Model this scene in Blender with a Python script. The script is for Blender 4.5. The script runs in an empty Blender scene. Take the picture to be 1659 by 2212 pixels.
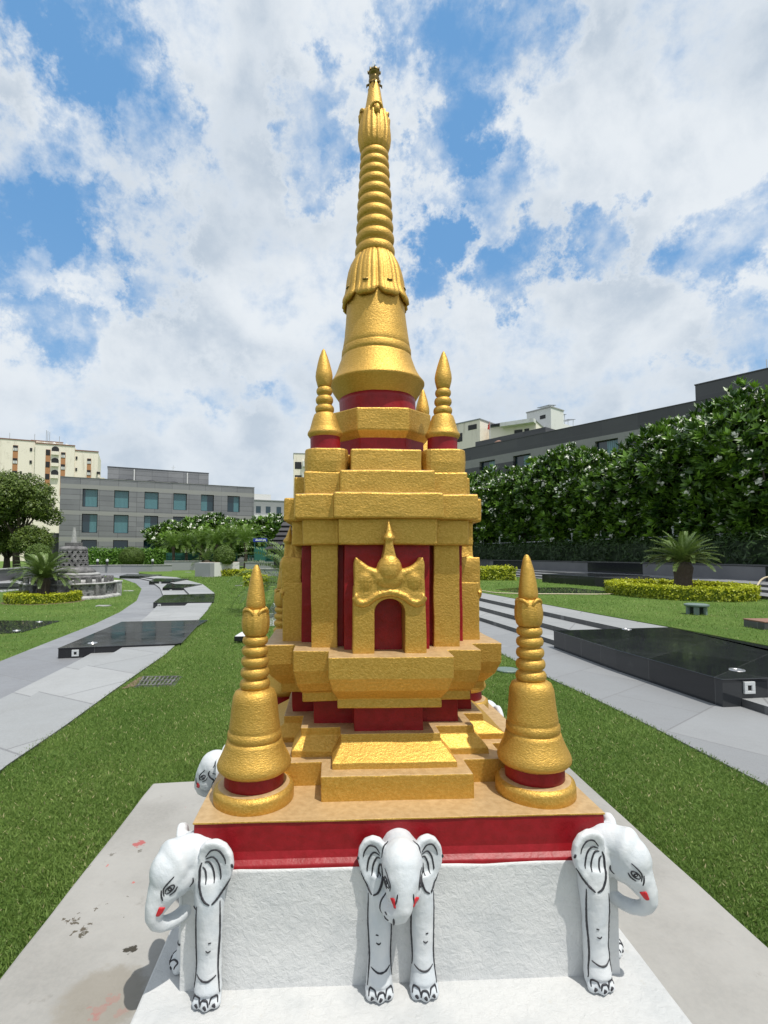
import bpy, bmesh, math, random
import numpy as np
from mathutils import Vector, Matrix, noise
from mathutils.bvhtree import BVHTree
random.seed(7); rng = np.random.default_rng(7)
S = bpy.context.scene; COL = S.collection
R = math.radians
# ------------------------------------------------------------------ camera
F_PX, CX, CY = 1092.0, 769.5, 1144.0        # focal length and principal point in a 1659 x 2212 frame
YAW, PITCH = .0468, .05
CAM = Vector((-.2195, -2.2435, 1.414))
cd = bpy.data.cameras.new('camera'); cam = bpy.data.objects.new('camera', cd); COL.objects.link(cam)
cam.location = CAM; cam.rotation_euler = (math.pi/2+PITCH, 0, -YAW)
cd.sensor_fit = 'VERTICAL'; cd.sensor_height = 24; cd.sensor_width = 18
cd.lens = 24*F_PX/2212; cd.shift_x = (829.5-CX)/2212; cd.shift_y = (CY-1106)/2212
cd.clip_start = .05; cd.clip_end = 3000
S.camera = cam
# ------------------------------------------------------------------ light
SUN_DIR = Vector((.25, -.265, .93)).normalized()      # towards the sun
sd = bpy.data.lights.new('sun', 'SUN'); sd.energy = 4.3; sd.angle = R(.6); sd.color = (1, .955, .88)
sun = bpy.data.objects.new('sun', sd); COL.objects.link(sun)
sun.rotation_euler = SUN_DIR.to_track_quat('Z', 'Y').to_euler()
S.view_settings.view_transform = 'Standard'; S.view_settings.look = 'None'
S.view_settings.exposure = 0.0; S.view_settings.gamma = 1
S.cycles.max_bounces = 6; S.cycles.transparent_max_bounces = 6

def photo_ray(px, py):
    a = (px-CX)/F_PX; b = -(py-CY)/F_PX
    fw = Vector((math.sin(YAW)*math.cos(PITCH), math.cos(YAW)*math.cos(PITCH), math.sin(PITCH)))
    rt = Vector((math.cos(YAW), -math.sin(YAW), 0)); up = rt.cross(fw)
    return fw+a*rt+b*up
def G(px, py, z=0.0):                                  # a point of the ground at height z
    d = photo_ray(px, py); t = (z-CAM.z)/d.z
    return Vector((CAM.x+t*d.x, CAM.y+t*d.y))
def AT(px, py, Z):                                     # a point at level distance Z
    d = photo_ray(px, py); n = d.x*math.sin(YAW)+d.y*math.cos(YAW)
    return CAM+d*(Z/n)
def cam_xy(lat, dep):
    return Vector((CAM.x+lat*math.cos(YAW)+dep*math.sin(YAW), CAM.y-lat*math.sin(YAW)+dep*math.cos(YAW)))

# ------------------------------------------------------------------ world: blue sky with broken cloud
W = bpy.data.worlds.new('World'); S.world = W; W.use_nodes = True
nt = W.node_tree; nt.nodes.clear()
class N:
    def __init__(s, nt): s.nt = nt
    def __call__(s, typ, ins=None, **kw):
        n = s.nt.nodes.new(typ)
        for k, v in kw.items(): setattr(n, k, v)
        for k, v in (ins or {}).items():
            if isinstance(v, bpy.types.NodeSocket): s.nt.links.new(v, n.inputs[k])
            else: n.inputs[k].default_value = v
        return n
    def math(s, op, a, b=0.0, c=0.0, clamp=False):
        n = s('ShaderNodeMath', {0: a, 1: b, 2: c}, operation=op); n.use_clamp = clamp; return n.outputs[0]
    def vmath(s, op, a, b=None, scale=None):
        n = s('ShaderNodeVectorMath', {0: a}, operation=op)
        if b is not None:
            if isinstance(b, bpy.types.NodeSocket): s.nt.links.new(b, n.inputs[1])
            else: n.inputs[1].default_value = b
        if scale is not None: n.inputs['Scale'].default_value = scale
        return n.outputs['Value'] if op in ('DOT_PRODUCT', 'LENGTH') else n.outputs[0]
    def mapr(s, v, a, b, c=0.0, d=1.0, smooth=True):
        return s('ShaderNodeMapRange', {0: v, 1: a, 2: b, 3: c, 4: d}, interpolation_type='SMOOTHSTEP' if smooth else 'LINEAR').outputs[0]
    def noise(s, vec, scale, detail=4, rough=.55, dist=0.0, out=0):
        return s('ShaderNodeTexNoise', {'Vector': vec, 'Scale': scale, 'Detail': detail, 'Roughness': rough, 'Distortion': dist}).outputs[out]
    def mix(s, f, a, b):
        n = s('ShaderNodeMix', data_type='RGBA')
        for k, v in ((0, f), (6, a), (7, b)):
            if isinstance(v, bpy.types.NodeSocket): s.nt.links.new(v, n.inputs[k])
            else: n.inputs[k].default_value = v if k == 0 else (*v[:3], 1)
        return n.outputs[2]
w = N(nt)
sky = w('ShaderNodeTexSky', sky_type='NISHITA', sun_disc=False, altitude=200, air_density=1.0, dust_density=.6, ozone_density=1.6)
sky.sun_elevation = math.asin(SUN_DIR.z); sky.sun_rotation = math.atan2(SUN_DIR.x, SUN_DIR.y)
tc = w('ShaderNodeTexCoord').outputs['Generated']
sep = w('ShaderNodeSeparateXYZ', {0: tc})
zz = w.math('ADD', w.math('MAXIMUM', sep.outputs[2], 0.0), .30)
plane = w('ShaderNodeCombineXYZ', {0: w.math('DIVIDE', sep.outputs[0], zz), 1: w.math('DIVIDE', sep.outputs[1], zz), 2: 3.7}).outputs[0]
warp = w.vmath('SUBTRACT', w.noise(tc, 9, 6, .68, out=1), (.5, .5, .5))
wdir = w.vmath('ADD', tc, w.vmath('SCALE', warp, scale=.30))
wdir = w.vmath('NORMALIZE', wdir)
# clear gaps (photo position, angular radius, weight)
gaps = [(100, 40, 4.5, .62), (200, 60, 4, .6), (215, 180, 5.5, .9), (250, 260, 6, 1), (60, 410, 6, 1.15), (150, 440, 7, 1.2), (250, 470, 6.5, 1.15), (30, 520, 5, 1), (220, 590, 4, .6), (40, 660, 4.5, .8),
        (150, 690, 4, .6), (340, 620, 3.5, .7), (660, 290, 3.6, .75), (720, 240, 3.6, .7), (735, 330, 3.4, .75), (690, 380, 3, .6), (950, 170, 4.2, .75), (990, 270, 4.6, .95), (930, 330, 3.4, .7), (990, 50, 4.2, .65),
        (1090, 130, 4.4, .72), (1180, 50, 4.0, .62), (930, 570, 4.2, .95), (1130, 590, 3.6, .8), (1080, 440, 3.4, .4), (1290, 520, 3.4, .9), (1540, 530, 4.2, .9), (1500, 570, 3.4, .6), (1600, 760, 4, .7), (1560, 700, 3, .5),
        (960, 780, 3, .3), (470, 830, 3.5, .5), (130, 130, 3.5, .6), (1640, 460, 3.5, .7), (870, 130, 3.2, .6), (1010, 400, 3, .4)]
acc = None
for px, py, rad, wt in gaps:
    d = photo_ray(px, py).normalized()
    v = w.mapr(w.vmath('DOT_PRODUCT', wdir, tuple(d)), math.cos(R(rad*1.25)), math.cos(R(rad*.0)), 0, wt)
    acc = v if acc is None else w.math('MAXIMUM', acc, v)
n1 = w.noise(plane, 1.9, 8, .58, .15)
n2 = w.noise(tc, 8.5, 10, .62, .0)
dens = w.math('ADD', w.math('MULTIPLY', n1, .80), w.math('MULTIPLY', n2, .92))
acc2 = None            # banks of cloud that stand in the clear parts
for px, py, rad, wt in ((50, 210, 4.2, 1), (150, 300, 4.0, 1), (190, 330, 3, .8), (20, 300, 4, .8), (45, 560, 3.2, .8), (215, 580, 3.6, 1), (300, 330, 4, .8), (330, 480, 3, .7), (870, 200, 3, .7), (1230, 200, 5, .8)):
    d = photo_ray(px, py).normalized()
    v = w.mapr(w.vmath('DOT_PRODUCT', wdir, tuple(d)), math.cos(R(rad*1.2)), 1.0, 0, wt); acc2 = v if acc2 is None else w.math('MAXIMUM', acc2, v)
dens = w.math('SUBTRACT', dens, w.math('MULTIPLY', acc, .37)); dens = w.math('ADD', dens, w.math('MULTIPLY', acc2, .22))
cloud = w.mapr(dens, .48, .86)
shade = w.mapr(w.noise(tc, 4.2, 8, .58, .2), .38, .64)
thick = w.mapr(dens, .74, 1.05)
ccol = w.mix(w.math('MULTIPLY', shade, w.math('MULTIPLY_ADD', thick, .55, .35)), (8.3, 8.75, 9.15), (4.9, 5.75, 6.75))
low = w.mapr(sep.outputs[2], .0, .45, 1, 0)
ccol = w.mix(w.math('MULTIPLY', low, .40), ccol, (6.0, 6.9, 7.9))
blue = w.mix(.70, sky.outputs[0], (1.75, 4.35, 8.2))
blue = w.mix(w.mapr(sep.outputs[2], .0, .55, .75, 0), blue, (4.2, 6.1, 8.3))
fin = w.mix(w.math('MULTIPLY', cloud, .97), blue, ccol)
bg = w('ShaderNodeBackground', {'Color': fin, 'Strength': .1})
out = w('ShaderNodeOutputWorld', {'Surface': bg.outputs[0]})

# ------------------------------------------------------------------ materials
def mat(name, build=None, **p):
    m = bpy.data.materials.new(name); m.use_nodes = True
    t = m.node_tree; n = N(t); b = t.nodes['Principled BSDF']
    for k, v in p.items():
        k = {'base': 'Base Color', 'rough': 'Roughness', 'metal': 'Metallic', 'spec': 'Specular IOR Level', 'trans': 'Transmission Weight', 'ior': 'IOR', 'coat': 'Coat Weight', 'coatr': 'Coat Roughness'}[k]
        b.inputs[k].default_value = (*v, 1) if k == 'Base Color' else v
    if build: build(n, b, t)
    return m
def pos(n): return n('ShaderNodeNewGeometry').outputs['Position']
def oc(n): return n('ShaderNodeTexCoord').outputs['Object']
def L(t, a, b): t.links.new(a, b)
def bump(n, t, b, h, strength, dist, prev=None):
    ins = {'Height': h, 'Strength': strength, 'Distance': dist}
    if prev is not None: ins['Normal'] = prev
    o = n('ShaderNodeBump', ins).outputs[0]; L(t, o, b.inputs['Normal']); return o

def m_gold(stroke):
    def f(n, b, t):
        p = pos(n)
        pm = n('ShaderNodeMapping', {'Vector': p}); pm.inputs['Scale'].default_value = (1, 1, stroke)
        q = pm.outputs[0]
        a1 = n.noise(q, 105, 4, .6, .2); a2 = n.noise(q, 240, 3, .6)
        big = n.noise(p, 9, 3, .5)
        c = n.mix(n.mapr(a1, .38, .68), (.51, .305, .058), (.63, .395, .095))
        c = n.mix(n.mapr(big, .3, .7, .0, .35), c, (.56, .35, .085))
        # thin patches where the sealer has gone dull
        dull = n.mapr(n.noise(p, 26, 4, .6), .60, .74)
        c = n.mix(n.math('MULTIPLY', dull, 0.22), c, (.42, .275, .085))
        L(t, c, b.inputs['Base Color'])
        b.inputs['Metallic'].default_value = .74
        L(t, n.mapr(a2, .3, .7, .40, .60), b.inputs['Roughness'])
        o = bump(n, t, b, a1, .75, .0030)
        bump(n, t, b, a2, .55, .0016, o)
    return f
GOLD = mat('gold_paint_rough', m_gold(1.25)); GOLDR = mat('gold_paint_brushed', m_gold(2.6))
def m_dull(n, b, t):           # duller, tanner, less metallic gold for upward faces
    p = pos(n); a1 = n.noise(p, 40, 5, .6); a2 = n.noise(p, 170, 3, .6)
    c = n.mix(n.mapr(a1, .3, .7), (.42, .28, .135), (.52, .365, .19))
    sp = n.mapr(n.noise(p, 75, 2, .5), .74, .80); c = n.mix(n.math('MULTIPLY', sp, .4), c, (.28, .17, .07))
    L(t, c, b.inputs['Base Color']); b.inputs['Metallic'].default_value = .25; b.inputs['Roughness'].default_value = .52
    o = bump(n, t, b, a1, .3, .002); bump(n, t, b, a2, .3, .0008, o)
DULL = mat('gold_paint_dull_top', m_dull)
def m_red(n, b, t):
    p = pos(n); a1 = n.noise(p, 34, 5, .6); a2 = n.noise(p, 130, 4, .6)
    c = n.mix(n.mapr(a1, .3, .7), (.215, .004, .007), (.272, .006, .012)); L(t, c, b.inputs['Base Color'])
    b.inputs['Roughness'].default_value = .42; b.inputs['Specular IOR Level'].default_value = .35
    o = bump(n, t, b, a1, .5, .004); bump(n, t, b, a2, .45, .0012, o)
RED = mat('red_gloss_paint', m_red)
def m_white(dirt, k=1.0):
    def f(n, b, t):
        p = pos(n); a1 = n.noise(p, 42, 5, .65, .6); a2 = n.noise(p, 150, 4, .65); big = n.noise(p, 6, 5, .6)
        c = n.mix(n.mapr(big, .35, .75, 0, 1), (.63*k, .635*k, .63*k), (.53*k, .545*k, .55*k))
        c = n.mix(n.mapr(n.noise(p, 15, 6, .7), .60, .78, 0, dirt), c, (.42, .39, .33))
        c = n.mix(n.mapr(a1, .62, .78, 0, .18), c, (.80*k, .82*k, .82*k))
        L(t, c, b.inputs['Base Color']); b.inputs['Roughness'].default_value = .55
        o = bump(n, t, b, a1, .75, .006); bump(n, t, b, a2, .5, .0018, o)
    return f
WHITE = mat('white_paint_plaster', m_white(.12)); WHITED = mat('white_paint_weathered', m_white(.9, .80))
def m_ele(n, b, t):
    p = oc(n); a1 = n.noise(p, 55, 5, .6); a2 = n.noise(p, 210, 3, .6); big = n.noise(p, 9, 4, .6)
    c = n.mix(n.mapr(big, .35, .7), (.60, .62, .635), (.50, .54, .575)); L(t, c, b.inputs['Base Color']); b.inputs['Roughness'].default_value = .5
    o = bump(n, t, b, a1, .45, .004); bump(n, t, b, a2, .4, .0012, o)
ELE = mat('white_paint_figure', m_ele)
INK = mat('charcoal_brush_line', base=(.022, .022, .028), rough=.55)
LIP = mat('red_lip_paint', base=(.50, .012, .02), rough=.35)
def m_conc(n, b, t):
    p = pos(n); big = n.noise(p, 2.2, 6, .62); a = n.noise(p, 60, 5, .65); st = n.noise(p, 9, 6, .7)
    c = n.mix(n.mapr(big, .3, .7), (.245, .240, .226), (.325, .319, .304))
    c = n.mix(n.mapr(st, .60, .80, 0, .7), c, (.165, .155, .138))
    c = n.mix(n.mapr(a, .3, .7, 0, .25), c, (.36, .345, .32))
    # paint spots and stains where they lie on the slab
    jit = n.vmath('ADD', p, n.vmath('SCALE', n.vmath('SUBTRACT', n.noise(p, 30, 3, .7, out=1), (.5, .5, .5)), scale=.075))
    def C_(x, y): g = G(x*.8713, 1641.6+y*.8713, .08); return (g.x, g.y, .08)
    for x, y, r, col, a_ in ((322, 469, .020, (.035, .03, .02), 1), (385, 301, .020, (.05, .045, .03), 1), (185, 405, .012, (.06, .045, .025), .9), (205, 418, .016, (.06, .045, .025), .9), (210, 430, .014, (.05, .04, .02), .9), (190, 393, .009, (.06, .045, .025), .9), (168, 402, .009, (.06, .045, .025), .9), (196, 380, .008, (.06, .045, .025), .9), (222, 265, .009, (.07, .06, .04), .9), (240, 372, .007, (.06, .045, .025), .9), (262, 360, .006, (.07, .06, .04), .9), (300, 390, .007, (.06, .045, .025), .8), (345, 226, .007, (.07, .06, .04), .9), (275, 234, .012, (.10, .09, .07), .7), (180, 430, .008, (.06, .045, .025), .9), (222, 408, .007, (.06, .045, .025), .9), (156, 398, .006, (.06, .045, .025), .9), (318, 338, .007, (.07, .06, .04), .8),
                           (343, 208, .026, (.36, .05, .05), .8), (328, 305, .008, (.45, .08, .07), .8), (262, 262, .007, (.45, .10, .09), .8), (458, 118, .006, (.45, .10, .09), .8), (255, 595, .13, (.185, .160, .118), .55), (245, 620, .024, (.32, .12, .10), .35), (285, 590, .018, (.32, .12, .10), .35), (300, 625, .016, (.32, .12, .10), .3), (232, 640, .012, (.32, .10, .09), .4), (268, 604, .010, (.32, .10, .09), .4), (222, 612, .008, (.32, .10, .09), .4), (900, 560, .03, (.2, .17, .12), .5)):
        dd = n.vmath('LENGTH', n.vmath('SUBTRACT', jit, C_(x, y))); c = n.mix(n.math('MULTIPLY', n.mapr(dd, r*.75, r*1.15, 1, 0), a_), c, col)
    L(t, c, b.inputs['Base Color']); b.inputs['Roughness'].default_value = .75
    o = bump(n, t, b, a, .5, .002); bump(n, t, b, st, .3, .004, o)
CONC = mat('concrete_slab', m_conc)
def m_gran(rot, sc, c1, c2, rough=.5, mort=(.16, .16, .165), bw=1.2, rh=.6):
    def f(n, b, t):
        p = pos(n); mp = n('ShaderNodeMapping', {'Vector': p}); mp.inputs['Rotation'].default_value = (0, 0, rot)
        br = n('ShaderNodeTexBrick', {'Vector': mp.outputs[0], 'Color1': (*c1, 1), 'Color2': (*c2, 1), 'Mortar': (*mort, 1), 'Scale': sc, 'Mortar Size': .006, 'Brick Width': bw, 'Row Height': rh, 'Bias': -.2})
        a = n.noise(p, 90, 3, .7); big = n.noise(p, 1.3, 6, .65)
        c = n.mix(n.mapr(big, .35, .7, 0, .35), br.outputs['Color'], tuple(x*.72 for x in c1))
        c = n.mix(n.mapr(a, .35, .65, 0, .18), c, tuple(min(1, x*1.35) for x in c2))
        L(t, c, b.inputs['Base Color']); L(t, n.mapr(big, .3, .7, rough-.08, rough+.1), b.inputs['Roughness'])
        bump(n, t, b, n.math('SUBTRACT', n.math('MULTIPLY', a, .15), br.outputs['Fac']), .35, .004)
    return f
PAVE = mat('grey_granite_paving', m_gran(.55, .8, (.185, .19, .205), (.255, .262, .272)))
PAVE2 = mat('pale_granite_step', m_gran(.55, .6, (.26, .268, .272), (.33, .336, .338)))
PAVER = mat('grey_granite_paving_right', m_gran(-.62, .8, (.205, .212, .222), (.275, .283, .29)))
def m_black(rot):
    def f(n, b, t):
        p = pos(n); mp = n('ShaderNodeMapping', {'Vector': p}); mp.inputs['Rotation'].default_value = (0, 0, rot)
        br = n('ShaderNodeTexBrick', {'Vector': mp.outputs[0], 'Color1': (.012, .013, .016, 1), 'Color2': (.03, .033, .037, 1), 'Mortar': (.055, .057, .06, 1), 'Scale': 1, 'Mortar Size': .004, 'Brick Width': 1.5, 'Row Height': .75})
        d = n.noise(p, 3, 6, .7)
        c = n.mix(n.mapr(d, .58, .80, 0, .22), br.outputs['Color'], (.09, .095, .10)); L(t, c, b.inputs['Base Color'])
        L(t, n.mapr(d, .35, .7, .05, .16), b.inputs['Roughness'])
    return f
BLACKL = mat('polished_black_granite', m_black(.75)); BLACKR = mat('polished_black_granite_right', m_black(-.62))
RISER = mat('dark_granite_riser', m_gran(0, 1, (.06, .062, .065), (.085, .087, .09)))
def m_lawn(n, b, t):
    p = pos(n); big = n.noise(p, .55, 5, .6); md = n.noise(p, 5, 5, .65); fi = n.noise(p, 60, 5, .75)
    c = n.mix(n.mapr(big, .32, .68), (.092, .170, .026), (.150, .235, .048))
    c = n.mix(n.mapr(md, .52, .72, 0, .65), c, (.21, .225, .070))
    c = n.mix(n.mapr(fi, .35, .7, .0, .75), c, (.040, .085, .014))
    L(t, c, b.inputs['Base Color']); b.inputs['Roughness'].default_value = .8; b.inputs['Specular IOR Level'].default_value = .15
    bump(n, t, b, fi, .9, .03)
LAWN = mat('lawn_turf', m_lawn)
def m_leaf(c1, c2, c3=None, rough=.5, tr=.25, spec=.4):
    def f(n, b, t):
        at = n('ShaderNodeAttribute', attribute_name='tint'); v = at.outputs['Fac']
        c = n.mix(v, c1, c2)
        if c3: c = n.mix(n.mapr(v, .9, .97), c, c3)
        L(t, c, b.inputs['Base Color']); b.inputs['Roughness'].default_value = rough; b.inputs['Specular IOR Level'].default_value = spec
        ts = n('ShaderNodeBsdfTranslucent', {'Color': c}); o = t.nodes['Material Output']
        mx = n('ShaderNodeMixShader', {0: tr, 1: b.outputs[0], 2: ts.outputs[0]}); L(t, mx.outputs[0], o.inputs['Surface'])
    return f
BLADE = mat('grass_blade', m_leaf((.075, .150, .024), (.225, .320, .078), (.45, .42, .22), .6, .35, .25))
L_PLUM = mat('frangipani_leaf', m_leaf((.020, .060, .008), (.190, .350, .034), None, .34, .12, .5))
L_TREE = mat('broad_tree_leaf', m_leaf((.040, .078, .010), (.150, .210, .032), None, .5, .25))
L_HEDGE = mat('clipped_hedge_leaf', m_leaf((.055, .135, .012), (.130, .270, .022), None, .5, .25))
L_DARKH = mat('bamboo_hedge_leaf', m_leaf((.010, .028, .006), (.040, .085, .014), None, .5, .2))
L_YEL = mat('golden_hedge_leaf', m_leaf((.14, .20, .008), (.56, .58, .020), None, .5, .3))
L_CYC = mat('cycad_leaflet', m_leaf((.045, .090, .018), (.155, .225, .055), None, .38, .15, .5))
L_PALM = mat('palm_leaflet', m_leaf((.050, .115, .018), (.200, .310, .060), None, .4, .2, .4))
L_TOP = mat('topiary_leaf', m_leaf((.055, .105, .014), (.125, .195, .028), None, .55, .2))
PETAL = mat('frangipani_petal', base=(.80, .80, .72), rough=.6)
def m_bark(n, b, t):
    p = pos(n); a = n.noise(p, 14, 5, .7)
    L(t, n.mix(a, (.035, .026, .018), (.12, .095, .07)), b.inputs['Base Color']); b.inputs['Roughness'].default_value = .85; bump(n, t, b, a, .8, .03)
BARK = mat('bark', m_bark)
def m_soil(n, b, t):
    p = pos(n); L(t, n.mix(n.noise(p, 20, 4, .7), (.09, .06, .035), (.20, .14, .085)), b.inputs['Base Color']); b.inputs['Roughness'].default_value = .9
SOIL = mat('soil', m_soil)
def m_clad(along, w_, h_, c1, c2, band=None):
    def f(n, b, t):
        p = oc(n); sp = n('ShaderNodeSeparateXYZ', {0: p})
        v = n('ShaderNodeCombineXYZ', {0: sp.outputs[0], 1: sp.outputs[2], 2: 0.0}).outputs[0]
        br = n('ShaderNodeTexBrick', {'Vector': v, 'Color1': (*c1, 1), 'Color2': (*c2, 1), 'Mortar': (.07, .07, .075, 1), 'Scale': 1, 'Mortar Size': .022, 'Brick Width': w_, 'Row Height': h_, 'Bias': 0.0})
        br.offset = 0.0
        c = br.outputs['Color']
        if band:
            for zb, zh in band:
                k = n.math('MULTIPLY', n.math('GREATER_THAN', sp.outputs[2], zb), n.math('LESS_THAN', sp.outputs[2], zb+zh))
                c = n.mix(n.math('MULTIPLY', k, .8), c, (.31, .31, .285))
        st = n.noise(p, .35, 6, .65)
        c = n.mix(n.mapr(st, .4, .75, 0, .35), c, tuple(x*1.25 for x in c2)); L(t, c, b.inputs['Base Color'])
        b.inputs['Roughness'].default_value = .5
    return f
STONE_L = mat('grey_stone_cladding', m_clad(0, 2.1, .62, (.165, .170, .180), (.225, .230, .236), [(3.05, .5), (6.25, .5), (9.4, .55)]))
STONE_D = mat('dark_stone_cladding', m_clad(0, 2.6, .8, (.050, .051, .055), (.075, .076, .078), [(10.0, .8)]))
STONE_P = mat('panel_stone', m_gran(0, 1, (.075, .078, .088), (.10, .103, .112)))
def m_panel(n, b, t):
    p = pos(n); a = n.noise(p, 1.8, 5, .6); L(t, n.mix(a, (.10, .102, .112), (.17, .17, .18)), b.inputs['Base Color']); b.inputs['Roughness'].default_value = .45
PANEL = mat('grey_wall_panel', m_panel)
BLK = mat('black_polished_panel', base=(.016, .017, .022), rough=.12)
GLASS = mat('tinted_window_glass', base=(.012, .035, .045), rough=.04, spec=.8)
def m_curt(n, b, t):
    p = oc(n); wv = n('ShaderNodeTexWave', {'Vector': p, 'Scale': 2.2, 'Distortion': 1.5}); wv.bands_direction = 'X'
    L(t, n.mix(wv.outputs['Fac'], (.045, .13, .15), (.11, .26, .28)), b.inputs['Base Color']); b.inputs['Roughness'].default_value = .25; b.inputs['Coat Weight'].default_value = .6
CURT = mat('curtain_behind_glass', m_curt)
DARK = mat('shadowed_opening', base=(.012, .012, .013), rough=.5)
METAL = mat('brushed_steel', base=(.55, .55, .56), rough=.3, metal=.9)
LIGHTG = mat('pale_grey_plastic', base=(.55, .57, .58), rough=.4)
def m_cream(n, b, t):
    p = pos(n); mp = n('ShaderNodeMapping', {'Vector': p}); mp.inputs['Scale'].default_value = (1, 1, .12)
    st = n.noise(mp.outputs[0], .9, 6, .7); fi = n.noise(p, .5, 5, .7)
    c = n.mix(n.mapr(st, .52, .72, 0, .65), (.80, .735, .63), (.44, .375, .30)); c = n.mix(n.mapr(fi, .58, .78, 0, .4), c, (.22, .19, .16))
    L(t, c, b.inputs['Base Color']); b.inputs['Roughness'].default_value = .8
CREAM = mat('stained_cream_render', m_cream)
ORANGE = mat('terracotta_spandrel', base=(.42, .20, .09), rough=.8)
def m_wht(n, b, t):
    p = pos(n); L(t, n.mix(n.mapr(n.noise(p, .4, 6, .7), .5, .75), (.66, .66, .64), (.46, .45, .43)), b.inputs['Base Color']); b.inputs['Roughness'].default_value = .7
WREND = mat('white_render', m_wht)
GREYR = mat('grey_render', base=(.27, .28, .29), rough=.7)
def m_bas(n, b, t):
    p = pos(n); a = n.noise(p, 5, 6, .7); f2 = n.noise(p, 40, 4, .7)
    c = n.mix(n.mapr(a, .35, .7), (.085, .083, .085), (.24, .235, .235)); c = n.mix(n.mapr(f2, .5, .8, 0, .5), c, (.05, .05, .05))
    L(t, c, b.inputs['Base Color']); b.inputs['Roughness'].default_value = .8; bump(n, t, b, f2, .8, .02)
BASALT = mat('weathered_grey_stone', m_bas)
def m_carve(n, b, t):
    p = pos(n); v = n('ShaderNodeTexVoronoi', {'Vector': p, 'Scale': 9}); d = v.outputs['Distance']; a = n.noise(p, 14, 4, .7)
    L(t, n.mix(n.mapr(n.math('ADD', d, n.math('MULTIPLY', a, .4)), .3, .8), (.028, .028, .03), (.20, .20, .20)), b.inputs['Base Color']); b.inputs['Roughness'].default_value = .7; bump(n, t, b, d, 1, .04)
CARVE = mat('carved_dark_stone', m_carve)
def m_pale(n, b, t):
    p = pos(n); a = n.noise(p, 6, 5, .7); L(t, n.mix(n.mapr(a, .35, .7), (.42, .42, .41), (.22, .22, .215)), b.inputs['Base Color']); b.inputs['Roughness'].default_value = .7
PALE = mat('pale_worn_stone', m_pale)
DARKPAG = mat('black_stone_roof', base=(.018, .017, .022), rough=.45)
GREENM = mat('dark_green_metal', base=(.012, .075, .055), rough=.5)
NET = mat('green_shade_net', base=(.018, .12, .085), rough=.8)
BLUES = mat('blue_sign_face', base=(.015, .03, .30), rough=.35)
SIGNW = mat('sign_letter_white', base=(.75, .8, .85), rough=.5)
HOSE = mat('beige_garden_hose', base=(.55, .47, .33), rough=.5)
PATINA = mat('green_grey_metal', base=(.13, .18, .165), rough=.55)
BRONZE = mat('dark_brass', base=(.20, .14, .045), rough=.35, metal=.9)
CRYST = mat('clear_crystal', base=(.92, .96, 1), rough=.02, trans=.9, ior=1.45)
TERRA = mat('rust_red', base=(.22, .12, .085), rough=.7)
FLAGM = mat('red_cloth', base=(.5, .04, .03), rough=.8)

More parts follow.
